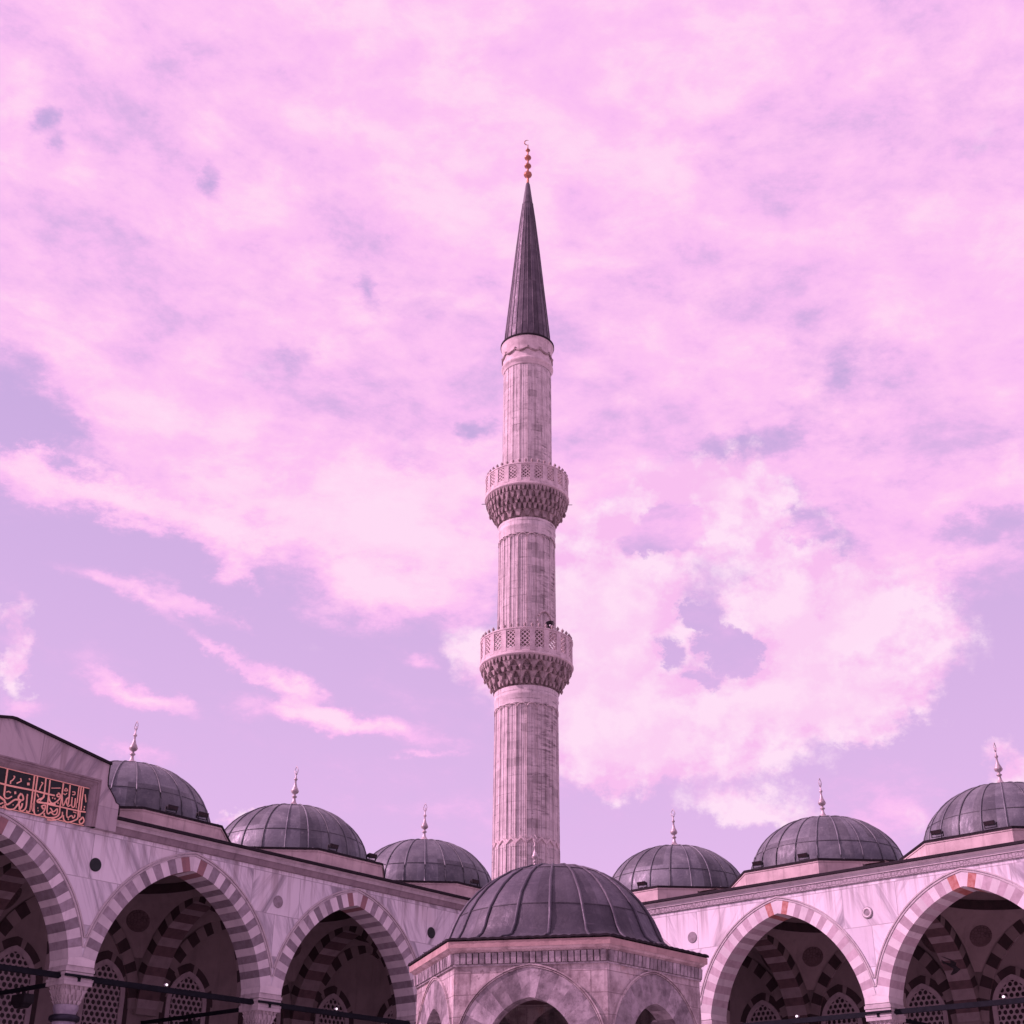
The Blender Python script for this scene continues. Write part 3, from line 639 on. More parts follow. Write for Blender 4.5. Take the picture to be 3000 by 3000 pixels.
OCT = [(0.222,-0.497),(0.497,-0.222),(0.497,0.222),(0.222,0.497),(-0.222,0.497),(-0.497,0.222),(-0.497,-0.222),(-0.222,-0.497)]
def build_dome():
    """lead-covered dome on a low octagonal drum; origin at the courtyard floor under the dome's centre"""
    lc = MB(); ns = 22; rb, kz, hz = 0.418*S, 0.325*S, Z(1.660)
    nv = 14; ring_j = [0.0, 0.27, 0.80, 1.0]
    us = [q/nv*math.pi/2 for q in range(nv)]+[math.pi/2-0.02]
    prof = [(rb*math.cos(u)**0.97, hz+kz*math.sin(u)) for u in us]
    n = ns*4
    tone = []
    segt = [[random.random() for _ in range(ns)] for _ in range(3)]
    for j in range(len(prof)-1):
        lv = 0 if us[j] < 0.36 else (1 if us[j] < 1.12 else 2)
        tone.append([segt[lv][i//4] for i in range(n)])
    lc.lathe(prof, n, tones=tone)
    # skirt from dome foot to octagonal eave
    def octr(a):
        best = 1e9
        for i in range(8):
            p, q = Vector((*OCT[i],0)), Vector((*OCT[(i+1) % 8],0)); d = Vector((math.cos(a),math.sin(a),0)); e = q-p
            den = d.x*e.y-d.y*e.x
            if abs(den) < 1e-9: continue
            tt = (p.x*e.y-p.y*e.x)/den; ss = (p.x*d.y-p.y*d.x)/den
            if tt > 0 and -1e-6 <= ss <= 1+1e-6: best = min(best, tt)
        return best
    for i in range(96):
        a, b = 2*math.pi*i/96, 2*math.pi*(i+1)/96
        ra, rb_ = octr(a)*S, octr(b)*S
        lc.quad((rb*math.cos(a),rb*math.sin(a),hz),(rb*math.cos(b),rb*math.sin(b),hz),(rb_*math.cos(b),rb_*math.sin(b),Z(1.6505)),(ra*math.cos(a),ra*math.sin(a),Z(1.6505)),0,False,0.9)
    for i in range(ns):
        a = 2*math.pi*(i+0.37)/ns
        pts = [((r_+0.012)*math.cos(a),(r_+0.012)*math.sin(a),z+0.006) for r_,z in prof[:-1]]
        oa = octr(a)*S; pts = [(oa*0.985*math.cos(a),oa*0.985*math.sin(a),Z(1.6515))]+pts
        lc.tube(pts, [0.024]+[0.026]*(len(pts)-4)+[0.022,0.016,0.010], 5)
    for u in (0.36, 1.12):
        r_, z = rb*math.cos(u)**0.97, hz+kz*math.sin(u); lc.lathe([(r_+0.004,z-0.02),(r_+0.022,z),(r_-0.006,z+0.02)], n, tones=[[0]*n]*2)
    do = lc.build('dome', M_LEAD, None, fix=False)
    dr_ = MB(); k = 0.985
    for i in range(8):
        p, q = OCT[i], OCT[(i+1) % 8]
        dr_.quad((p[0]*k*S,p[1]*k*S,Z(1.546)),(q[0]*k*S,q[1]*k*S,Z(1.546)),(q[0]*k*S,q[1]*k*S,Z(1.640)),(p[0]*k*S,p[1]*k*S,Z(1.640)),0)
        k3 = 0.991; dr_.quad((p[0]*k3*S,p[1]*k3*S,Z(1.632)),(q[0]*k3*S,q[1]*k3*S,Z(1.632)),(q[0]*k3*S,q[1]*k3*S,Z(1.640)),(p[0]*k3*S,p[1]*k3*S,Z(1.640)),0)
        dr_.quad((p[0]*k*S,p[1]*k*S,Z(1.632)),(q[0]*k*S,q[1]*k*S,Z(1.632)),(q[0]*k3*S,q[1]*k3*S,Z(1.632)),(p[0]*k3*S,p[1]*k3*S,Z(1.632)),0)
    dr_.build('drum', M_DRUM, do)
    ev = MB(); k1, k2 = 0.975, 1.0
    for i in range(8):
        p, q = OCT[i], OCT[(i+1) % 8]
        ev.quad((p[0]*k2*S,p[1]*k2*S,Z(1.6405)),(q[0]*k2*S,q[1]*k2*S,Z(1.6405)),(q[0]*k2*S,q[1]*k2*S,Z(1.6505)),(p[0]*k2*S,p[1]*k2*S,Z(1.6505)),0)
        ev.quad((p[0]*k1*S,p[1]*k1*S,Z(1.6405)),(q[0]*k1*S,q[1]*k1*S,Z(1.6405)),(q[0]*k2*S,q[1]*k2*S,Z(1.6405)),(p[0]*k2*S,p[1]*k2*S,Z(1.6405)),0)
    ev.build('eave', M_EDGE, do)
    f = MB(); z0 = hz+kz-0.07
    f.lathe([(0.30,0.0),(0.30,0.06),(0.26,0.09),(0.15,0.16),(0.075,0.27),(0.05,0.38),(0.05,0.42),(0.09,0.45),(0.09,0.48),(0.045,0.51),(0.045,0.56),(0.11,0.60),(0.145,0.66),(0.12,0.73),(0.07,0.83),(0.038,0.95),(0.03,1.05),(0.062,1.09),(0.062,1.12),(0.028,1.16),(0.02,1.28)], 20, (0,0,z0))
    loop = [(0.0,1.26),(0.05,1.30),(0.075,1.36),(0.085,1.43),(0.065,1.49),(0.03,1.54),(0.0,1.60),(-0.03,1.54),(-0.065,1.49),(-0.085,1.43),(-0.075,1.36),(-0.05,1.30)]
    f.tube([(x*1.1,0.0,z0+z) for x,z in loop], 0.013, 6, closed=True)
    f.tube([(0,0,z0+1.26),(0,0,z0+1.42)], 0.016, 6)
    f.build('finial', M_ALEM, do)
    return do

ARL = build_arcade('arcade', R(47.978), -1, [-1,0,1,2,3,4,5], 'shaded marble arcade on the left with striped pointed arches and a gilt inscription gable')
ARR = build_arcade('arcade', R(-42.022), 1, [0,1,2,3,4], 'sunlit marble arcade on the right with striped pointed arches and a carved frieze')
D0 = build_dome(); D0.parent = ARR; D0.location = (0.49*S, 0.56*S, 0)
for root, sgn, ts in ((ARR,1,(1.5,2.52,3.52,4.52)),(ARL,-1,(-0.5,0.5,1.5,2.53,3.53,4.53,5.53))):
    for i, t in enumerate(ts):
        c = copy_tree(D0, root); c.location = (sgn*t*S, (0.575 if t > 2 else 0.56)*S, 0); c.rotation_euler = (0,0,(i*2+sgn)*math.pi/2*1.0)
cp = MB(); cp.box(-TH,-0.002,-0.0,TH-0.002,7.66,Z(1.53)); cp.build('corner_pier', M_WALL, ARR)
cp = MB(); cp.box(-TH+0.02,-0.02,0.02,TH-0.02,0,7.655); cp.build('corner_column', M_COLUMN, ARR)

# --- portal gable on the left arcade
pg = MB(); tt = lambda t: -t*S
half = [(2.945,1.4795),(2.945,1.597),(2.962,1.604),(2.972,1.622),(2.990,1.643),(3.013,1.668),(3.017,1.700),(3.017,1.760),(3.49,1.845)]
outl = [(tt(t),Z(h)) for t,h in half]+[(tt(7.0-t),Z(h)) for t,h in half[::-1]]
pin = (3.045,1.4865,3.955,1.688)
def gable(mb, outl, y0, y1, mi=0):
    # slab in strips around a rectangular recess
    xa, xb = tt(pin[0]), tt(pin[2])   # xa > xb
    n = len(outl)
    for i in range(n-1):
        j = (i+1) % n; mb.quad((outl[i][0],y0,outl[i][1]),(outl[i][0],y1,outl[i][1]),(outl[j][0],y1,outl[j][1]),(outl[j][0],y0,outl[j][1]),mi)
    right = [(tt(t),Z(h)) for t,h in half[:8]]
    def side(sg):
        pts = [(tt(t) if sg > 0 else tt(7.0-t),Z(h)) for t,h in half[:8]]; xr = xa if sg > 0 else xb
        for q in range(7): mb.quad((xr,y0,min(pts[q][1],Z(pin[3]))),(pts[q][0],y0,pts[q][1]),(pts[q+1][0],y0,pts[q+1][1]),(xr,y0,min(pts[q+1][1],Z(pin[3]))),mi)
    side(1); side(-1)
    for xr,q in ((xa,1),(xb,-1)): mb.quad((xr,y0,Z(1.4795)),(outl[0][0] if q>0 else outl[-1][0],y0,Z(1.4795)),(outl[0][0] if q>0 else outl[-1][0],0.02,Z(1.4795)),(xr,0.02,Z(1.4795)),mi)
    top = [(tt(3.017),Z(1.76)),(tt(3.49),Z(1.845)),(tt(3.51),Z(1.845)),(tt(3.983),Z(1.76))]
    mb.add([(xa,y0,Z(pin[3])),(tt(3.017),y0,Z(1.76)),(tt(3.49),y0,Z(1.845)),(tt(3.51),y0,Z(1.845)),(tt(3.983),y0,Z(1.76)),(xb,y0,Z(pin[3]))],((0,1,2,3,4,5),),mi)
    mb.add([(x,y1,z) for x,z in outl],(tuple(range(n)),),mi)
gable(pg, outl, -0.20, 0.55)
go = pg.build('portal_gable', m_slabs('gable_marble', (0.50,0.46,0.46), (0.24,0.22,0.24), 3.4, 3.0, 1.0), ARL)
fm = MB(); rects = [(pin[0],pin[3],-0.20),(pin[0]+0.004,pin[3]-0.006,-0.20),(pin[0]+0.006,pin[3]-0.008,-0.165),(pin[0]+0.012,pin[3]-0.014,-0.165),(pin[0]+0.013,pin[3]-0.016,-0.13),(pin[0]+0.024,pin[3]-0.026,-0.10),(pin[0]+0.036,pin[3]-0.038,-0.02),(pin[0]+0.0385,1.6475,-0.034),(pin[0]+0.040,1.6465,-0.030)]
for i in range(len(rects)-1):
    (ta_,ha,ya),(tb_,hb_,yb) = rects[i], rects[i+1]
    A_ = [(tt(ta_),ya,Z(pin[1]-0.004)),(tt(ta_),ya,Z(ha)),(tt(7-ta_),ya,Z(ha)),(tt(7-ta_),ya,Z(pin[1]-0.004))]; B_ = [(tt(tb_),yb,Z(pin[1]-0.004)),(tt(tb_),yb,Z(hb_)),(tt(7-tb_),yb,Z(hb_)),(tt(7-tb_),yb,Z(pin[1]-0.004))]
    for q in range(3): fm.quad(A_[q],A_[q+1],B_[q+1],B_[q],0)
fm.build('frame', M_BROWN, go, fix=False)
pn = MB(); pn.box(tt(3.918),tt(3.082),-0.03,0.06,Z(1.4815),Z(1.6470)); pn.build('inscription_panel', M_PANEL, go)
STROKES = [(0.0061,[(3.2975,1.6425),(3.2935,1.5839),(3.2949,1.5655),(3.3008,1.554),(3.3098,1.5455)]),(0.0056,[(3.2775,1.6396),(3.2732,1.5822),(3.2712,1.5416),(3.2686,1.5085),(3.2637,1.4999),(3.2579,1.5011),(3.2501,1.5098)]),(0.0029,[(3.2664,1.6079),(3.2234,1.6172)]),(0.0061,[(3.2132,1.6403),(3.2122,1.6),(3.2112,1.571),(3.2121,1.5381),(3.2104,1.5131),(3.2149,1.5001),(3.2292,1.4901),(3.2548,1.4838),(3.2708,1.4842),(3.2789,1.4921),(3.2788,1.4992)]),(0.0056,[(3.2327,1.5932),(3.2245,1.5925),(3.2172,1.5819),(3.2302,1.5792),(3.2352,1.5842),(3.2273,1.5932)]),(0.0056,[(3.2166,1.5784),(3.2271,1.5616),(3.246,1.5468),(3.26,1.5499),(3.2694,1.5649),(3.2732,1.5786)]),(0.0061,[(3.2558,1.5677),(3.2506,1.5688)]),(0.0061,[(3.2449,1.567),(3.2397,1.5681)]),(0.0061,[(3.1011,1.5615),(3.0957,1.5626)]),(0.0061,[(3.1013,1.5504),(3.0959,1.5515)]),(0.0061,[(3.2268,1.552),(3.2216,1.5531)]),(0.004,[(3.1978,1.6227),(3.2032,1.6105),(3.1887,1.6136),(3.1978,1.6227)]),(0.0034,[(3.2064,1.5976),(3.1975,1.5934),(3.1895,1.6024)]),(0.0058,[(3.1809,1.6399),(3.1771,1.5904),(3.1758,1.5553)]),(0.0047,[(3.1811,1.5859),(3.1879,1.5698),(3.176,1.5491),(3.1639,1.5577)]),(0.0047,[(3.2093,1.5836),(3.2029,1.5545),(3.1977,1.5483),(3.1912,1.5655),(3.1871,1.5809)]),(0.005,[(3.1628,1.591),(3.1597,1.5574),(3.1529,1.5496),(3.1456,1.5554),(3.1467,1.5894)]),(0.0038,[(3.1665,1.6123),(3.1545,1.6148),(3.1527,1.6041),(3.1646,1.6016)]),(0.0031,[(3.1394,1.5713),(3.1356,1.5489)]),(0.0047,[(3.1377,1.6419),(3.1366,1.5989),(3.1359,1.5709)]),(0.0058,[(3.1273,1.6417),(3.1252,1.589),(3.1237,1.5403),(3.1213,1.5104),(3.1292,1.5003),(3.1541,1.4857),(3.174,1.483),(3.1863,1.4914),(3.1905,1.5074)]),(0.0056,[(3.1152,1.6443),(3.1145,1.5913),(3.1121,1.5451)]),(0.0045,[(3.1151,1.5384),(3.1122,1.5134)]),(0.0056,[(3.3141,1.5399),(3.2981,1.5396),(3.2579,1.5383),(3.2123,1.5392),(3.177,1.5392),(3.1222,1.5394),(3.0879,1.5415)]),(0.0047,[(3.1777,1.5354),(3.1743,1.5083),(3.1665,1.5026),(3.1521,1.5139),(3.1437,1.5047),(3.137,1.5133),(3.1382,1.5204)]),(0.0039,[(3.1482,1.5305),(3.1314,1.529)]),(0.0067,[(3.1679,1.4951),(3.1627,1.4961)]),(0.0056,[(3.0993,1.5184),(3.1057,1.5074),(3.1115,1.5014),(3.1082,1.4899),(3.096,1.4911),(3.09,1.5045),(3.0979,1.5187)]),(0.004,[(3.1034,1.6158),(3.0936,1.5833)]),(0.005,[(3.2239,1.5284),(3.2398,1.5119),(3.2509,1.5217),(3.258,1.5239)]),(0.005,[(3.2488,1.5101),(3.2379,1.5015),(3.225,1.5041),(3.2212,1.5169),(3.2241,1.5296)]),(0.0054,[(3.1975,1.5205),(3.1955,1.5052),(3.203,1.4941),(3.2211,1.4821),(3.2467,1.4758),(3.2625,1.4751)]),(0.0067,[(3.476,1.643),(3.4733,1.5721),(3.4706,1.5313)]),(0.0056,[(3.4728,1.5426),(3.4658,1.5264),(3.4515,1.5247),(3.4357,1.5363)]),(0.0045,[(3.4648,1.5479),(3.4544,1.5536),(3.4435,1.5501)]),(0.0067,[(3.4987,1.5784),(3.4551,1.5772),(3.3908,1.5792),(3.3386,1.5808),(3.292,1.5799),(3.2451,1.5802)]),(0.0061,[(3.3508,1.6434),(3.3479,1.5812),(3.3454,1.5181),(3.3459,1.4922)]),(0.0061,[(3.337,1.644),(3.3352,1.584),(3.3328,1.5207),(3.332,1.495)]),(0.0045,[(3.4452,1.62),(3.4383,1.6179),(3.4456,1.6019),(3.4524,1.5968),(3.4514,1.5851)]),(0.005,[(3.4111,1.6179),(3.4064,1.607),(3.4259,1.5931)]),(0.005,[(3.3734,1.6263),(3.3683,1.6202)]),(0.0106,[(3.3791,1.6009),(3.3678,1.6034)]),(0.004,[(3.3169,1.6218),(3.3086,1.6199),(3.3142,1.6066),(3.3187,1.5875)]),(0.0067,[(3.3984,1.5573),(3.4068,1.54),(3.4009,1.5294),(3.3847,1.5328),(3.3873,1.5465),(3.3975,1.5563)]),(0.0067,[(3.4071,1.5281),(3.422,1.525),(3.4469,1.501),(3.4572,1.5012)]),(0.0067,[(3.4017,1.5269),(3.398,1.5073),(3.3905,1.4949),(3.385,1.5067),(3.3846,1.5186)]),(0.0106,[(3.4286,1.5532),(3.42,1.5551)]),(0.0084,[(3.372,1.5557),(3.3657,1.5571)]),(0.004,[(3.3261,1.5703),(3.3172,1.5577)]),(0.0065,[(3.2948,1.5733),(3.2953,1.5612),(3.3132,1.5502),(3.3195,1.5417),(3.3134,1.537),(3.2782,1.5407),(3.2345,1.5449)]),(0.0078,[(3.4909,1.5247),(3.4661,1.5146),(3.4586,1.5021)]),(0.0056,[(3.4826,1.4948),(3.469,1.5034)]),(0.0059,[(3.4615,1.4981),(3.4501,1.4825),(3.4201,1.4861),(3.4067,1.5043),(3.3918,1.5306)]),(0.0059,[(3.3966,1.496),(3.3834,1.4858),(3.3666,1.5021),(3.3681,1.5408),(3.3705,1.5534)]),(0.0059,[(3.362,1.4927),(3.3524,1.4869),(3.3437,1.5016),(3.3428,1.5279)]),(0.0059,[(3.3317,1.5301),(3.3244,1.49),(3.3061,1.4846),(3.2835,1.5035),(3.2797,1.5304),(3.2961,1.5244),(3.2854,1.5135)]),(0.0049,[(3.4261,1.5028),(3.4228,1.5035)]),(0.0054,[(3.3142,1.5129),(3.3108,1.5136)]),(0.0054,[(3.3111,1.5026),(3.3078,1.5032)]),(0.0054,[(3.4693,1.4811),(3.4659,1.4921)])]
lt = MB()
def ribbon(pts, wd, y=-0.012):
    pts = [Vector((tt(t),0,Z(h))) for t,h in pts]
    L = []; Rr = []
    for i, p in enumerate(pts):
        a = pts[max(0,i-1)]; b = pts[min(len(pts)-1,i+1)]; d = (b-a).normalized(); nn = Vector((-d.z,0,d.x))
        L.append(p+nn*wd/2); Rr.append(p-nn*wd/2)
    for i in range(len(pts)-1):
        f = [L[i],L[i+1],Rr[i+1],Rr[i]]; fr_ = [(v.x,y,v.z) for v in f]; bk = [(v.x,-0.028,v.z) for v in f]
        lt.add(fr_+bk, ((0,1,2,3),(0,4,5,1),(2,6,7,3)), 0)
def smooth(pts):
    if len(pts) < 4: return pts
    o = []
    for i in range(len(pts)-1):
        p0 = pts[max(0,i-1)]; p1 = pts[i]; p2 = pts[i+1]; p3 = pts[min(len(pts)-1,i+2)]
        for q in range(4):
            u = q/4; o.append(tuple(0.5*((2*p1[k])+(-p0[k]+p2[k])*u+(2*p0[k]-5*p1[k]+4*p2[k]-p3[k])*u*u+(-p0[k]+3*p1[k]-3*p2[k]+p3[k])*u**3) for k in (0,1)))
    return o+[pts[-1]]
STROKES += [(wd, [(t+0.413,h) for t,h in pts]) for wd, pts in STROKES if max(t for t,h in pts) < 3.495]
for i, (wd, pts) in enumerate(STROKES): ribbon(smooth(pts), wd*S, -0.050-0.0007*(i % 9))
for a, b in (((3.914,1.6445),(3.087,1.6445)),((3.914,1.4835),(3.087,1.4835))): ribbon([a,b], 0.022, -0.048)
lt.build('lettering', M_LETTER, go, fix=False)
cp2 = MB()
for p, q in (((3.012,1.762),(3.49,1.8475)),((3.49,1.8475),(3.51,1.8475)),((3.51,1.8475),(3.988,1.762))):
    a, b = Vector((tt(p[0]),0,Z(p[1])+0.02)), Vector((tt(q[0]),0,Z(q[1])+0.02))
    vs = [(v.x,y,v.z+dz) for v in (a,b) for (y,dz) in ((-0.26,-0.03),(-0.26,0.04),(0.60,0.04),(0.60,-0.03))]
    cp2.add(vs, ((0,1,2,3),(4,7,6,5),(0,4,5,1),(1,5,6,2),(2,6,7,3),(3,7,4,0)), 0)
for sg in (1,-1):
    prof_ = [(3.019,1.763),(3.019,1.700),(3.015,1.668),(2.992,1.643),(2.974,1.622),(2.964,1.605),(2.946,1.599),(2.942,1.553)]
    for p, q in zip(prof_[:-1],prof_[1:]):
        xa_, xb_ = (tt(p[0]),tt(q[0])) if sg > 0 else (tt(7-p[0]),tt(7-q[0])); d_ = 0.03*sg
        cp2.add([(xa_,-0.215,Z(p[1])),(xb_,-0.215,Z(q[1])),(xb_+d_,-0.215,Z(q[1])),(xa_+d_,-0.215,Z(p[1])),(xa_,0.57,Z(p[1])),(xb_,0.57,Z(q[1])),(xb_+d_,0.57,Z(q[1])),(xa_+d_,0.57,Z(p[1]))], ((0,1,2,3),(7,6,5,4),(3,2,6,7),(0,4,5,1)), 0)
cp2.build('coping', M_EDGE, go)

# ------------------------------------------------------------------ minaret
MX, MY = 0.125*S, 10.31*S
MIN = empty('minaret', (MX, MY, 0)); tag(MIN, 'tall fluted stone minaret with two stalactite balconies and a pointed lead cone', 'minaret')
NF = 20
def flute(depth=0.018):
    def f(a, z):
        u = (a/(2*math.pi)*NF) % 1.0
        d = 0.0
        if u < 0.10 or u > 0.90: d = depth*0.9
        if 0.03 < min(u,1-u) < 0.10: d = -depth*0.7
        if 0.46 < u < 0.54: d = -depth*0.8
        if 0.21 < u < 0.27 or 0.73 < u < 0.79: d = -depth*0.35
        poly = math.cos(math.pi/NF)/math.cos((u-0.5)*2*math.pi/NF)
        return poly+d
    return f
def shaft(name, z0, z1, r0, r1, depth, material):
    mb = MB(); n = NF*26
    mb.lathe([(r0,z0),(r1,z1)], n, smooth=False, rf=flute(depth)); o = mb.build(name, material, MIN); return o
p = MB(); p.lathe([(2.6,0),(2.6,10.5),(1.75,13.2),(1.66,13.6)], 12, smooth=False); p.build('base', M_MINTOP, MIN)
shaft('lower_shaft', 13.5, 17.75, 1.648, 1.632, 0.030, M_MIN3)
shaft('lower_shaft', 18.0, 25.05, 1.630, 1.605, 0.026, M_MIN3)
zz = MB()
for i in range(NF*2):      # chevron course
    a0, a1 = math.pi*i/NF, math.pi*(i+1)/NF
    zl, zh = (17.74, 17.98) if i % 2 == 0 else (17.98, 17.74)
    for r_, dz in ((1.665,0.0),):
        zz.add([(r_*math.cos(a0),r_*math.sin(a0),zl),(r_*math.cos(a1),r_*math.sin(a1),zh),(r_*math.cos(a1),r_*math.sin(a1),zh+0.10),(r_*math.cos(a0),r_*math.sin(a0),zl+0.10),
                (1.58*math.cos(a0),1.58*math.sin(a0),zl-0.03),(1.58*math.cos(a1),1.58*math.sin(a1),zh-0.03),(1.58*math.cos(a1),1.58*math.sin(a1),zh+0.13),(1.58*math.cos(a0),1.58*math.sin(a0),zl+0.13)],
               ((0,1,2,3),(0,4,5,1),(3,2,6,7)))
zz.lathe([(1.615,17.6),(1.615,18.2)], NF, smooth=False); zz.build('chevron_course', M_MINTOP, MIN)
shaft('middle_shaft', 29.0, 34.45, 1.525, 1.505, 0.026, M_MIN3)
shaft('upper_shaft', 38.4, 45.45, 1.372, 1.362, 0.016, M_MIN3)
def arcade_band(z0, r):      # blind arches closing the flutes at their top
    mb = MB()
    for i in range(NF):
        ac = 2*math.pi*(i+0.5)/NF; pts = []
        for q in range(9):
            u = -1+2*q/8; aa = ac+u*math.pi/NF*0.96; pts.append(((r+0.02)*math.cos(aa),(r+0.02)*math.sin(aa),z0+0.20*math.sqrt(max(0,1-u*u))))
        mb.tube(pts, 0.022, 5)
    return mb
def balcony(zc0, zc1, r_shaft, r_out, zp1, tiers, nmain):
    """zc0..zc1 corbel, zc1..zp1 parapet"""
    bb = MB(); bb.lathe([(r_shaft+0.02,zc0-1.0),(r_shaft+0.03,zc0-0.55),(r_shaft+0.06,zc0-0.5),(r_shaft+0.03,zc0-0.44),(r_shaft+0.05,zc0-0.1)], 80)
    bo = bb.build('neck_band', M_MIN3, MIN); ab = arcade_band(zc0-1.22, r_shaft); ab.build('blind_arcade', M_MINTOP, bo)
    cm = MB(); nt = len(tiers); core = []
    H = zc1-zc0
    for j,(f0,f1,g0,g1,mult,pend) in enumerate(tiers):
        za, zb = zc0+H*f0, zc0+H*f1; ra, rb = r_shaft+(r_out-r_shaft)*g0, r_shaft+(r_out-r_shaft)*g1
        core += [(ra-0.10,za),(max(ra,rb-0.22),zb-0.02)]
        n = nmain*mult
        for i in range(n):
            a = 2*math.pi*(i+(0.5 if j % 2 else 0))/n; hw = math.pi/n
            def pt(da, r_, z): return (r_*math.cos(a+da), r_*math.sin(a+da), z)
            w1, w0 = hw*0.96, hw*0.34; zm = za+(zb-za)*0.42
            vs = [pt(-w1,rb,zb),pt(w1,rb,zb),pt(w1,rb-0.2,zb),pt(-w1,rb-0.2,zb), pt(-w1*0.62,rb-0.02,zm+(zb-zm)*0.45),pt(w1*0.62,rb-0.02,zm+(zb-zm)*0.45),pt(w1*0.62,rb-0.22,zm),pt(-w1*0.62,rb-0.22,zm), pt(-w0,(ra+rb)/2+0.02,za),pt(w0,(ra+rb)/2+0.02,za),pt(w0,ra-0.1,za),pt(-w0,ra-0.1,za)]
            cm.add(vs, ((0,1,2,3),(0,4,5,1),(1,5,6,2),(3,7,4,0),(4,8,9,5),(5,9,10,6),(7,11,8,4),(8,11,10,9)), 0, False)
            if pend and i % pend == 0:
                L = (zb-za)*0.55; rp = (ra+rb)/2-0.02
                for (r1_,zt,r2_,zb2) in ((0.075,za+0.03,0.085,za-L*0.35),(0.085,za-L*0.35,0.018,za-L)):
                    k = 6; c0 = Vector((rp*math.cos(a),rp*math.sin(a),0)); vs2 = [(c0.x+r1_*math.cos(q*math.pi/3),c0.y+r1_*math.sin(q*math.pi/3),zt) for q in range(k)]+[(c0.x+r2_*math.cos(q*math.pi/3),c0.y+r2_*math.sin(q*math.pi/3),zb2) for q in range(k)]
                    cm.add(vs2, tuple((q,(q+1)%k,k+(q+1)%k,k+q) for q in range(k))+(tuple(range(k,2*k)),), 0)
    cm.lathe([(r_shaft-0.02,zc0-0.15)]+core+[(r_out-0.3,zc1)], 40, smooth=False)
    co = cm.build('stalactite_corbel', M_MUQ, MIN, fix=False)
    for sx in ((-1,1) if zc0 > 30 else ()):
        sp = MB(); sp.tube([(sx*(r_out-0.1),0.0,zc1-0.12),(sx*(r_out+0.20),0.0,zc1-0.12)], 0.018, 5); sp.build('spout', M_IRON, co)
    fl = MB(); fl.lathe([(r_out-0.35,zc1-0.03),(r_out-0.02,zc1-0.02),(r_out+0.035,zc1+0.03),(r_out+0.035,zc1+0.09),(r_out-0.01,zc1+0.12),(r_out+0.012,zc1+0.16),(r_out-0.02,zc1+0.20),(r_shaft,zc1+0.20)], 120); fl.build('balcony_floor', M_MINTOP, MIN)
    # pierced parapet: posts, rails, lattice panels
    pr = MB(); zb_, zt_ = zc1+0.20, zp1-0.12; npan = NF
    for i in range(npan):
        a = 2*math.pi*(i+0.35)/npan
        def q3(da, r_, z): return (r_*math.cos(a+da), r_*math.sin(a+da), z)
        hw = math.pi/npan; wp = hw*0.36
        def blk(d0, d1, ri, ro, z0, z1):
            vs = [q3(d0,ri,z0),q3(d1,ri,z0),q3(d1,ro,z0),q3(d0,ro,z0),q3(d0,ri,z1),q3(d1,ri,z1),q3(d1,ro,z1),q3(d0,ro,z1)]
            pr.add(vs, ((0,1,2,3),(7,6,5,4),(3,2,6,7),(1,0,4,5),(2,1,5,6),(0,3,7,4)), 0)
        blk(-wp,wp,r_out-0.16,r_out,zb_,zp1-0.06); blk(wp,2*hw-wp,r_out-0.15,r_out-0.015,zt_-0.03,zp1-0.06); blk(wp,2*hw-wp,r_out-0.15,r_out-0.015,zb_,zb_+0.17)
        # lattice of diagonal and upright bars
        z0, z1 = zb_+0.17, zt_-0.03; nx, nz = 2, 4
        for ix in range(nx+1):
            for iz in range(nz):
                for sg in (1,-1):
                    u0, u1 = ix/nx, (ix+sg)/nx
                    if not (0 <= u1 <= 1): continue
                    A_ = wp+(2*hw-2*wp)*u0; B_ = wp+(2*hw-2*wp)*u1; za, zb = z0+(z1-z0)*iz/nz, z0+(z1-z0)*(iz+1)/nz
                    th = 0.034/r_out*1.0; ri, ro = r_out-0.14, r_out-0.045
                    vs = [q3(A_-th,ro,za),q3(A_+th,ro,za),q3(B_+th,ro,zb),q3(B_-th,ro,zb),q3(A_-th,ri,za),q3(A_+th,ri,za),q3(B_+th,ri,zb),q3(B_-th,ri,zb)]
                    pr.add(vs, ((0,1,2,3),(1,5,6,2),(0,3,7,4),(7,6,5,4)), 0)
    po = pr.build('parapet', M_MINTOP, MIN, fix=False)
    cr = MB(); cr.lathe([(r_out-0.17,zp1-0.06),(r_out+0.02,zp1-0.06),(r_out+0.02,zp1),(r_out-0.17,zp1)], 80, smooth=False); cr.build('rail', M_MINTOP, po)
    kb = MB(); kb.lathe([(0.055,0),(0.035,0.06),(0.075,0.12),(0.08,0.18),(0.035,0.24),(0.001,0.30)], 8); k0 = None
    for i in range(npan*2):
        a = 2*math.pi*(i+0.7)/(npan*2)
        if k0 is None: kk = k0 = kb.build('knob', M_MUQ, po)
        else: kk = k0.copy(); C.objects.link(kk)
        kk.parent = po; kk.location = ((r_out-0.075)*math.cos(a),(r_out-0.075)*math.sin(a),zp1)
T_UP = [(0.0,0.24,0.02,0.20,1,0),(0.22,0.42,0.20,0.42,2,0),(0.40,0.60,0.42,0.64,2,0),(0.58,0.80,0.64,0.84,2,2),(0.79,0.98,0.84,0.97,3,0)]
T_LO = [(0.0,0.22,0.02,0.20,2,0),(0.20,0.46,0.18,0.44,1,1),(0.44,0.62,0.44,0.66,2,0),(0.60,0.82,0.62,0.84,1,1),(0.80,0.98,0.82,0.97,3,0)]
balcony(35.45, 37.02, 1.525, 2.31, 38.32, T_UP, NF)
balcony(25.85, 27.17, 1.62, 2.43, 28.62, T_LO, NF)
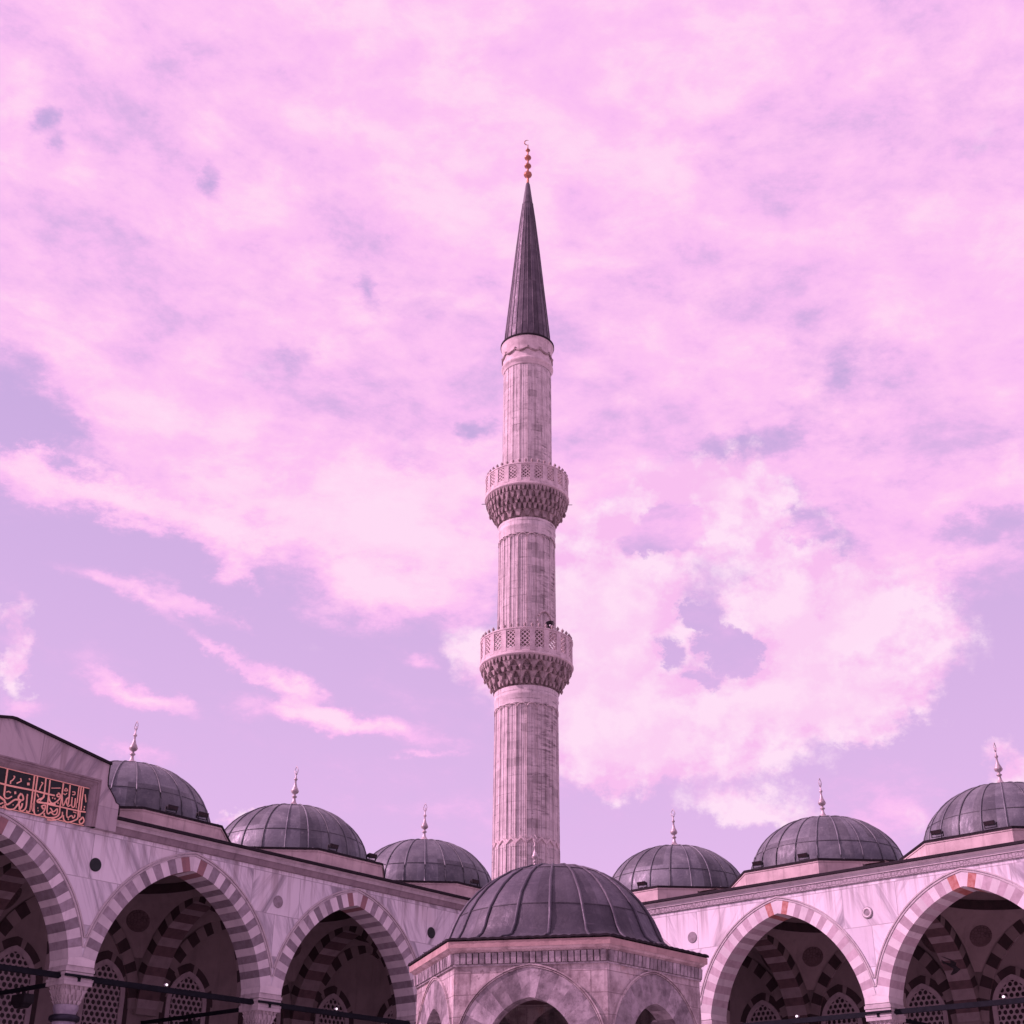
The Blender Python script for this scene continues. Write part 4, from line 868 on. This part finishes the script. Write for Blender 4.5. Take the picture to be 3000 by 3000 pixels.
# doorway hood onto the lower balcony
dd = MB(); 
hood = MB(); ha = R(-52)
for q in range(13):
    u = -1+2*q/12
    an = ha+u*0.30
    hood.lathe([(0.05,0),(0.05,0.10)], 6, (1.56*math.cos(an),1.56*math.sin(an),29.30+0.62*math.sqrt(max(0,1-u*u))), cap=True)
hood.build('door_hood', M_MINTOP, MIN)
# crown: ring, garland frieze, cone, finial
cr = MB(); cr.lathe([(1.37,45.35),(1.40,45.40),(1.385,45.50),(1.46,45.58),(1.51,45.66),(1.50,45.74),(1.44,45.80),(1.42,45.86),(1.415,46.30),(1.425,46.80),(1.47,46.90),(1.46,46.97),(1.52,47.10),(1.54,47.20)], 96); cro = cr.build('crown_drum', M_MINTOP, MIN)
gl = MB(); ng = 12
for i in range(ng):
    a = 2*math.pi*i/ng
    pts = []
    for q in range(11):
        u = q/10; aa = a+u*2*math.pi/ng; pts.append((1.455*math.cos(aa),1.455*math.sin(aa),46.42-0.20*math.sin(math.pi*u)))
    gl.tube(pts, [0.03+0.045*math.sin(math.pi*q/10) for q in range(11)], 6)
    gl.lathe([(0.02,0),(0.06,0.04),(0.05,0.10),(0.09,0.14),(0.03,0.22)], 8, (1.45*math.cos(a),1.45*math.sin(a),46.30))
gl.build('garland', M_MUQ, cro)
cn = MB(); nn = 24*4; tseg = [[random.random() for _ in range(24)] for _ in range(4)]
prof = [(1.36,47.32),(1.29,48.3),(0.98,51.5),(0.72,54.3),(0.46,56.8),(0.325,57.96),(0.135,59.55),(0.08,59.7)]
cn.lathe(prof, nn, tones=[[tseg[min(3,j//2)][i//4] for i in range(nn)] for j in range(7)])
cn.lathe([(1.50,47.16),(1.575,47.20),(1.575,47.30),(1.36,47.335)], 96, mi=1)
for i in range(24):
    a = 2*math.pi*i/24; cn.tube([((r_+0.006)*math.cos(a),(r_+0.006)*math.sin(a),z) for r_,z in prof[:6]], [0.03,0.03,0.026,0.022,0.018,0.012], 5)
for r_,z in ((1.285,48.3),(0.98,51.5),(0.72,54.3),(0.325,57.96)): cn.lathe([(r_+0.004,z-0.025),(r_+0.022,z),(r_-0.004,z+0.025)], 48)
cno = cn.build('cone_roof', [M_LEADK, M_EDGE], MIN, fix=False)
fi = MB()
fi.lathe([(0.10,59.62),(0.085,59.75),(0.075,60.05),(0.10,60.16),(0.22,60.24),(0.262,60.34),(0.24,60.46),(0.12,60.55),(0.07,60.68),(0.07,60.86),(0.12,60.94),(0.20,60.99),(0.222,61.06),(0.19,61.15),(0.10,61.22),(0.06,61.32),(0.06,61.52),(0.12,61.62),(0.19,61.66),(0.218,61.74),(0.19,61.82),(0.10,61.88),(0.05,61.98),(0.05,62.18),(0.10,62.28),(0.15,62.34),(0.13,62.40),(0.06,62.45),(0.03,62.6),(0.025,62.80)], 24)
cres = []
for q in range(17):
    an = R(-68)-R(222)*q/16; cres.append((0.20*math.cos(an)*1.0-0.02,0.0,63.0+0.20*math.sin(an)))
fi.tube(cres, [0.008+0.028*math.sin(math.pi*q/16) for q in range(17)], 6)
fio = fi.build('gilt_finial', M_GOLD, MIN)

# ------------------------------------------------------------------ fountain kiosk
KX, KY, PHI = 0.743, 22.77, R(17.36)
K = empty('fountain_kiosk', (KX, KY, 0), PHI-R(30)); tag(K, 'six-sided marble ablution fountain with a ribbed lead dome in front of the arcades', 'fountain')
RB, AP = 2.265, 2.265*math.cos(math.pi/6); KR, KE, KSP = 0.76, 0.10, 3.70
def facem(i): return Matrix.Rotation(i*math.pi/3, 4, 'Z') @ Matrix.Translation((0,-AP,0))
HWK = RB/2
wl = MB(); vr_ = MB(); mo = MB(); fz = MB()
for i in range(6):
    Mx = facem(i); P = lambda x, z, d, Mx=Mx: tuple(Mx @ Vector((x,d,z)))
    spandrel(wl, P, KR+0.01, KE, KSP, HWK, KSP, 5.10, 0.006, 0.30, 0)
    for sx in (-1,1):
        x_a, x_b = sorted((sx*(KR-KE+0.01), sx*(HWK)))
        vs = [P(x_a,1.9,0.006),P(x_b,1.9,0.006),P(x_b,KSP,0.006),P(x_a,KSP,0.006),P(x_a,1.9,0.30),P(x_b*(1 if sx*x_b<0 else 1),1.9,0.30),P(x_b,KSP,0.30),P(x_a,KSP,0.30)]
        wl.add(vs, ((0,1,2,3),(7,6,5,4),(0,3,7,4),(1,5,6,2),(0,4,5,1)), 0)
    ring(vr_, P, KR, 1.17, KE, KSP, 0.0, 6, -0.004, 0.30, lambda k: k % 2)
    band(mo, P, 1.175, 1.190, KE, KSP, 0.0, -0.016, 0.01, 0, 30, HWK); band(mo, P, 1.20, 1.222, KE, KSP, 0.0, -0.028, 0.01, 0, 30, HWK)
    # frieze of little upright niches under the eave
    nf = 24; ww = 2*HWK/nf
    for q in range(nf):
        xc = -HWK+(q+0.5)*ww; hh = 0.008+random.random()*0.012
        vs = [P(xc-ww*0.40,4.925,-0.03-hh),P(xc+ww*0.40,4.925,-0.03-hh),P(xc+ww*0.40,5.075,-0.045-hh),P(xc-ww*0.40,5.075,-0.045-hh),P(xc-ww*0.40,4.925,0),P(xc+ww*0.40,4.925,0),P(xc+ww*0.40,5.075,0),P(xc-ww*0.40,5.075,0)]
        fz.add(vs, ((0,1,2,3),(3,2,6,7),(0,4,5,1),(0,3,7,4),(1,5,6,2)), 0)
    vs = [P(-HWK-0.012,4.895,-0.022),P(HWK+0.012,4.895,-0.022),P(HWK+0.012,4.92,-0.022),P(-HWK-0.012,4.92,-0.022),P(-HWK,4.895,0.01),P(HWK,4.895,0.01),P(HWK,4.92,0.01),P(-HWK,4.92,0.01)]
    fz.add(vs, ((0,1,2,3),(3,2,6,7),(0,4,5,1)), 0)
ko = wl.build('wall', M_KWALL, K, fix=False); vr_.build('voussoirs', [M_KVOUS, M_KVOUS2], ko); mo.build('arch_moulding', M_KWALL, ko); fz.build('niche_frieze', M_KVOUS, ko)
for i in range(6):
    a = -math.pi/2+math.pi/6+i*math.pi/3; cxx, cyy = (RB-0.12)*math.cos(a), (RB-0.12)*math.sin(a)
    cmb = MB(); cmb.lathe([(0.26,0),(0.26,0.15),(0.19,0.22),(0.17,0.35),(0.16,1.55),(0.20,1.6),(0.24,1.75),(0.27,1.90)], 16); q = cmb.build('column', M_COLUMN, K); q.location = (cxx,cyy,0)
hexr = lambda a, r_: r_*math.cos(math.pi/6)/math.cos(((a+math.pi/2+math.pi/6) % (math.pi/3))-math.pi/6)
def hexring(mb, prof, n=6, mi=0, mis=None):
    for j in range(len(prof)-1):
        for i in range(6):
            a, b = -math.pi/2+math.pi/6+i*math.pi/3, -math.pi/2+math.pi/6+(i+1)*math.pi/3
            (r1,z1),(r2,z2) = prof[j], prof[j+1]
            mb.quad((r1*math.cos(a),r1*math.sin(a),z1),(r1*math.cos(b),r1*math.sin(b),z1),(r2*math.cos(b),r2*math.sin(b),z2),(r2*math.cos(a),r2*math.sin(a),z2),mis[j] if mis else mi)
cv = MB(); hexring(cv, [(2.27,5.08),(2.30,5.085),(2.315,5.105),(2.345,5.115),(2.37,5.14),(2.40,5.145),(2.405,5.235),(2.30,5.24)], mis=[1,1,1,1,1,0,0]); cv.build('cornice', [M_KFASC, M_KIOSK], K)
cl = MB(); hexring(cl, [(2.2,4.8),(1.3,4.9),(0.05,5.0)]); cl.build('ceiling', M_SOFD, K, fix=False)
tn = MB(); tn.lathe([(1.25,0),(1.25,1.3),(1.32,1.35),(1.32,1.5),(1.2,1.55)], 32); tn.lathe([(1.1,1.5),(1.1,3.6)], 32, mi=1)
tn.build('water_tank', [M_GREY, M_IRON], K)
# ribbed lead dome with flared skirt and scalloped edge
kd = MB(); kp = [(1.86,5.355),(1.76,5.43),(1.695,5.54),(1.64,5.68),(1.56,5.86),(1.43,6.06),(1.26,6.25),(1.06,6.42),(0.83,6.56),(0.58,6.66),(0.30,6.72),(0.02,6.74)]
nk = 20; n = nk*5; kt = [[random.random() for _ in range(nk)] for _ in range(2)]
kd.lathe(kp, n, tones=[[kt[0 if j < 4 else 1][i//5] for i in range(n)] for j in range(len(kp)-1)])
NE = 360
def er(a): return hexr(a, 2.43)
def ez(a):
    u = ((a+math.pi/2+math.pi/6) % (math.pi/3))/(math.pi/3); return 5.262+0.016*abs(math.sin(math.pi*u*17))**0.7
for i in range(NE):
    a, b = 2*math.pi*i/NE, 2*math.pi*(i+1)/NE
    for (f0,f1) in ((0,0.35),(0.35,0.75),(0.75,1.0)):
        def pp(an, f):
            r_ = 1.86+(er(an)-1.86)*f; z = 5.355+(ez(an)+0.01-5.355)*(f**0.7); return (r_*math.cos(an),r_*math.sin(an),z)
        kd.quad(pp(a,f0),pp(b,f0),pp(b,f1),pp(a,f1),0,True,0.4)
    ra, rb = er(a), er(b)
    kd.quad((ra*math.cos(a),ra*math.sin(a),ez(a)-0.018),(rb*math.cos(b),rb*math.sin(b),ez(b)-0.018),(rb*math.cos(b),rb*math.sin(b),ez(b)+0.01),(ra*math.cos(a),ra*math.sin(a),ez(a)+0.01),1)
    kd.quad((ra*math.cos(a),ra*math.sin(a),ez(a)-0.018),(ra*0.95*math.cos(a),ra*0.95*math.sin(a),5.241),(rb*0.95*math.cos(b),rb*0.95*math.sin(b),5.241),(rb*math.cos(b),rb*math.sin(b),ez(b)-0.018),1)
for i in range(nk):
    a = 2*math.pi*(i+0.45)/nk; tw = 0.05
    pts = [(2.12*math.cos(a-0.02),2.12*math.sin(a-0.02),5.30),(1.95*math.cos(a-0.01),1.95*math.sin(a-0.01),5.33)]+[((r_+0.01)*math.cos(a+random.uniform(-.006,.006)),(r_+0.01)*math.sin(a),z+0.005) for r_,z in kp[:-1]]
    kd.tube(pts, [0.012,0.022]+[0.027]*(len(pts)-6)+[0.023,0.02,0.015,0.008], 6)
for r_,z in ((1.56,5.86),(0.83,6.56)): kd.lathe([(r_+0.002,z-0.012),(r_+0.012,z),(r_-0.004,z+0.012)], n, tones=[[0]*n]*2)
kd.build('dome', [m_lead('kiosk_lead', (0.112,0.110,0.125), 0.9), M_EDGE], K, fix=False)

# ------------------------------------------------------------------ ground
g = MB(); g.quad((-900,-600,0),(900,-600,0),(900,1400,0),(-900,1400,0)); go_ = g.build('ground', M_PAVE); tag(go_, None, None, kind='structure')

# ------------------------------------------------------------------ small things
def to_world(root, v): 
    return Matrix.Translation(root.location) @ Matrix.Rotation(root.rotation_euler[2], 4, 'Z') @ Vector(v)
def make_floodlight():
    r = empty('floodlight')
    b = MB(); b.add([(-0.26,-0.13,0.10),(0.26,-0.13,0.10),(0.26,0.10,0.14),(-0.26,0.10,0.14),(-0.28,-0.17,0.30),(0.28,-0.17,0.30),(0.20,0.08,0.30),(-0.20,0.08,0.30)], ((3,2,1,0),(4,5,6,7),(0,1,5,4),(1,2,6,5),(2,3,7,6),(3,0,4,7)))
    for q in range(5): b.box(-0.18,0.18,0.10,0.16,0.14+q*0.03,0.15+q*0.03)
    b.build('housing', M_BLACK, r)
    k = MB(); k.box(-0.31,-0.285,-0.03,0.03,0.0,0.24); k.box(0.285,0.31,-0.03,0.03,0.0,0.24); k.box(-0.31,0.31,-0.03,0.03,-0.002,0.022); k.build('bracket', M_BLACK, r)
    l = MB(); l.quad((-0.23,-0.145,0.13),(0.23,-0.145,0.13),(0.25,-0.172,0.27),(-0.25,-0.172,0.27)); l.build('lens', M_DARK, r)
    return r
fl0 = make_floodlight(); used = False
# (arcade, bay position t, depth w, turn)
FL = [('L', 2.599, 0.085, 0, 'black floodlight at mid eave of the leftmost dome, the one beside the inscription gable'), ('L', 2.433, 0.076, 0, 'black floodlight at the right corner of the eave of the dome beside the inscription gable'), ('L', 1.624, 0.073, 0, 'black floodlight at mid eave of the middle left dome, in front of its lead'), ('L', 1.357, 0.073, 0, 'black floodlight on the right corner of the middle left dome eave, against the sky'), ('L', 0.567, 0.085, 0, 'black floodlight on the eave of the dome just left of the minaret'), ('R', 0.603, 0.076, 0, 'black floodlight on the eave of the dome just right of the minaret'), ('R', 1.363, 0.073, 0, 'black floodlight at the left end of the eave of the middle right dome'), ('R', 1.638, 0.073, 0, 'black floodlight near the corner of the eave of the middle right dome'), ('R', 2.376, 0.073, 0, 'black floodlight at the left end of the eave of the far right dome'), ('R', 2.645, 0.073, 0, 'black floodlight near the corner of the eave of the far right dome')]
for root, t, wv, dzr, lab in FL:
    rt = ARR if root == 'R' else ARL; sg = 1 if root == 'R' else -1
    o = fl0 if not used else copy_tree(fl0); used = True
    o.location = to_world(rt, (sg*t*S, wv*S, Z(1.655))); o.rotation_euler = (0,0,rt.rotation_euler[2]+R(dzr)); o.scale = (0.66,0.66,0.66)
    tag(o, lab, 'floodlight', 'floodlights on the dome eaves')
def make_rod_lamp(big=False):
    r = empty('spotlight')
    b = MB(); b.lathe([(0.001,-0.10),(0.09,-0.10),(0.10,-0.04),(0.10,0.06),(0.06,0.10),(0.001,0.10)], 16); o = b.build('housing', M_WHITEP, r); o.rotation_euler = (R(90),0,0); o.location = (0,0,0.16)
    l = MB(); l.lathe([(0.085,0.0),(0.06,0.02),(0.001,0.03)], 16); q = l.build('lens', M_LENS, r); q.rotation_euler = (R(90),0,0); q.location = (0,-0.103,0.16)
    k = MB(); k.box(-0.02,0.02,-0.05,0.05,0.0,0.08); k.build('clamp', M_IRON, r)
    return r
sp0 = make_rod_lamp(); used = False
for root, t, lab in (('L',2.545,'small lit spotlight clamped on the tie rod inside the middle left arch'),('L',1.56,'small lit spotlight clamped on the tie rod of the left arch nearest the fountain'),('R',1.54,'small lit spotlight on the tie rod of the sunlit arch nearest the fountain'),('R',2.60,'small lit spotlight on the tie rod of the far right arch')):
    rt = ARR if root == 'R' else ARL; sg = 1 if root == 'R' else -1
    o = sp0 if not used else copy_tree(sp0); used = True
    o.location = to_world(rt, (sg*t*S, 0.30, 7.475)); o.rotation_euler = (0,0,rt.rotation_euler[2]); o.scale = (0.5,0.5,0.4); tag(o, lab, 'spotlight', 'spotlights on the tie rods')
def make_hung(): 
    r = empty('hanging_floodlight')
    b = MB(); b.box(-0.34,0.34,-0.16,0.16,-0.34,-0.10); b.taper((0,0,-0.46),(0.20,0.10),(0,0,-0.34),(0.30,0.15)); b.build('housing', M_BLACK, r)
    k = MB(); k.box(-0.05,0.05,-0.03,0.03,-0.10,0.12); k.box(-0.30,0.30,-0.03,0.03,0.0,0.03); k.build('bracket', M_BLACK, r); return r
hp = make_hung(); 
hs_ = [('L',3.0,0.42,'black floodlight under the cross tie behind the leftmost column'),('L',2.0,0.60,'black floodlight under the cross tie behind the second column from the left')]
for i, (root, t, wv, lab) in enumerate(hs_):
    o = hp if i == 0 else copy_tree(hp); o.location = to_world(ARL, (-t*S, wv*S, 7.26)); o.rotation_euler = (0,0,ARL.rotation_euler[2]+R(90)); tag(o, lab, 'floodlight', 'floodlights under the cross ties')
# loudspeaker on the lower balcony
ls = empty('loudspeaker', (MX+1.20, MY-1.72, 28.62)); tag(ls, 'black horn loudspeaker on the lower minaret balcony', 'loudspeaker')
h = MB(); h.lathe([(0.05,-0.30),(0.07,-0.12),(0.13,0.0),(0.245,0.12),(0.255,0.13),(0.235,0.12),(0.12,0.0),(0.05,-0.10)], 28); ho_ = h.build('horn', M_BLACK, ls, fix=False); ho_.rotation_euler = (R(72),0,R(-15)); ho_.location = (0,0,0.34)
h = MB(); h.lathe([(0.001,0.06),(0.055,0.04),(0.06,-0.04),(0.001,-0.06)], 16); q = h.build('driver', M_WHITEP, ls); q.rotation_euler = (R(72),0,R(-15)); q.location = (0.0,-0.03,0.33)
h = MB(); h.box(-0.03,0.03,-0.03,0.03,0.0,0.14); h.box(0.15,0.42,-0.02,0.02,0.06,0.10); h.build('stand', M_WHITEP, ls)
# pigeon gliding through the gallery
pb = MB(); body = [(0,-0.17,0),(0,-0.13,0.012),(0,-0.07,0.02),(0,0.02,0.02),(0,0.10,0.012),(0,0.19,0.0),(0,0.27,-0.005)]
pb.tube(body, [0.012,0.035,0.045,0.055,0.045,0.03,0.012], 10)
for sx in (-1,1):
    pts = [((0.02*sx),-0.06,0.03),(sx*0.17,-0.10,0.09),(sx*0.33,0.02,0.03),(sx*0.44,0.16,-0.05)]; bk = [((0.02*sx),0.10,0.02),(sx*0.17,0.08,0.07),(sx*0.30,0.13,0.01),(sx*0.43,0.20,-0.055)]
    for q in range(3):
        pb.add([pts[q],pts[q+1],bk[q+1],bk[q]]+[(x,y,z-0.012) for x,y,z in (pts[q],pts[q+1],bk[q+1],bk[q])], ((0,1,2,3),(7,6,5,4),(0,4,5,1),(3,2,6,7),(0,3,7,4),(1,5,6,2)), 0)
pb.add([(-0.03,0.2,0.0),(0.03,0.2,0.0),(0.09,0.36,-0.01),(-0.09,0.36,-0.01),(-0.03,0.2,-0.01),(0.03,0.2,-0.01),(0.09,0.36,-0.02),(-0.09,0.36,-0.02)], ((0,1,2,3),(7,6,5,4),(0,4,5,1),(3,2,6,7),(0,3,7,4),(1,5,6,2)), 0)
pb.lathe([(0.001,-0.03),(0.028,-0.01),(0.028,0.015),(0.001,0.035)], 10, (0,-0.17,0.02)); pb.lathe([(0.010,0.0),(0.001,0.03)], 6, (0,-0.205,0.01))
pg_ = pb.build('pigeon', M_FEATHER); pg_.location = (14.05, 45.36, 8.81); pg_.rotation_euler = (R(35),R(25),R(60)); pg_.scale = (1.15,1.15,1.15); tag(pg_, 'dark pigeon gliding under the far right arch', 'bird')
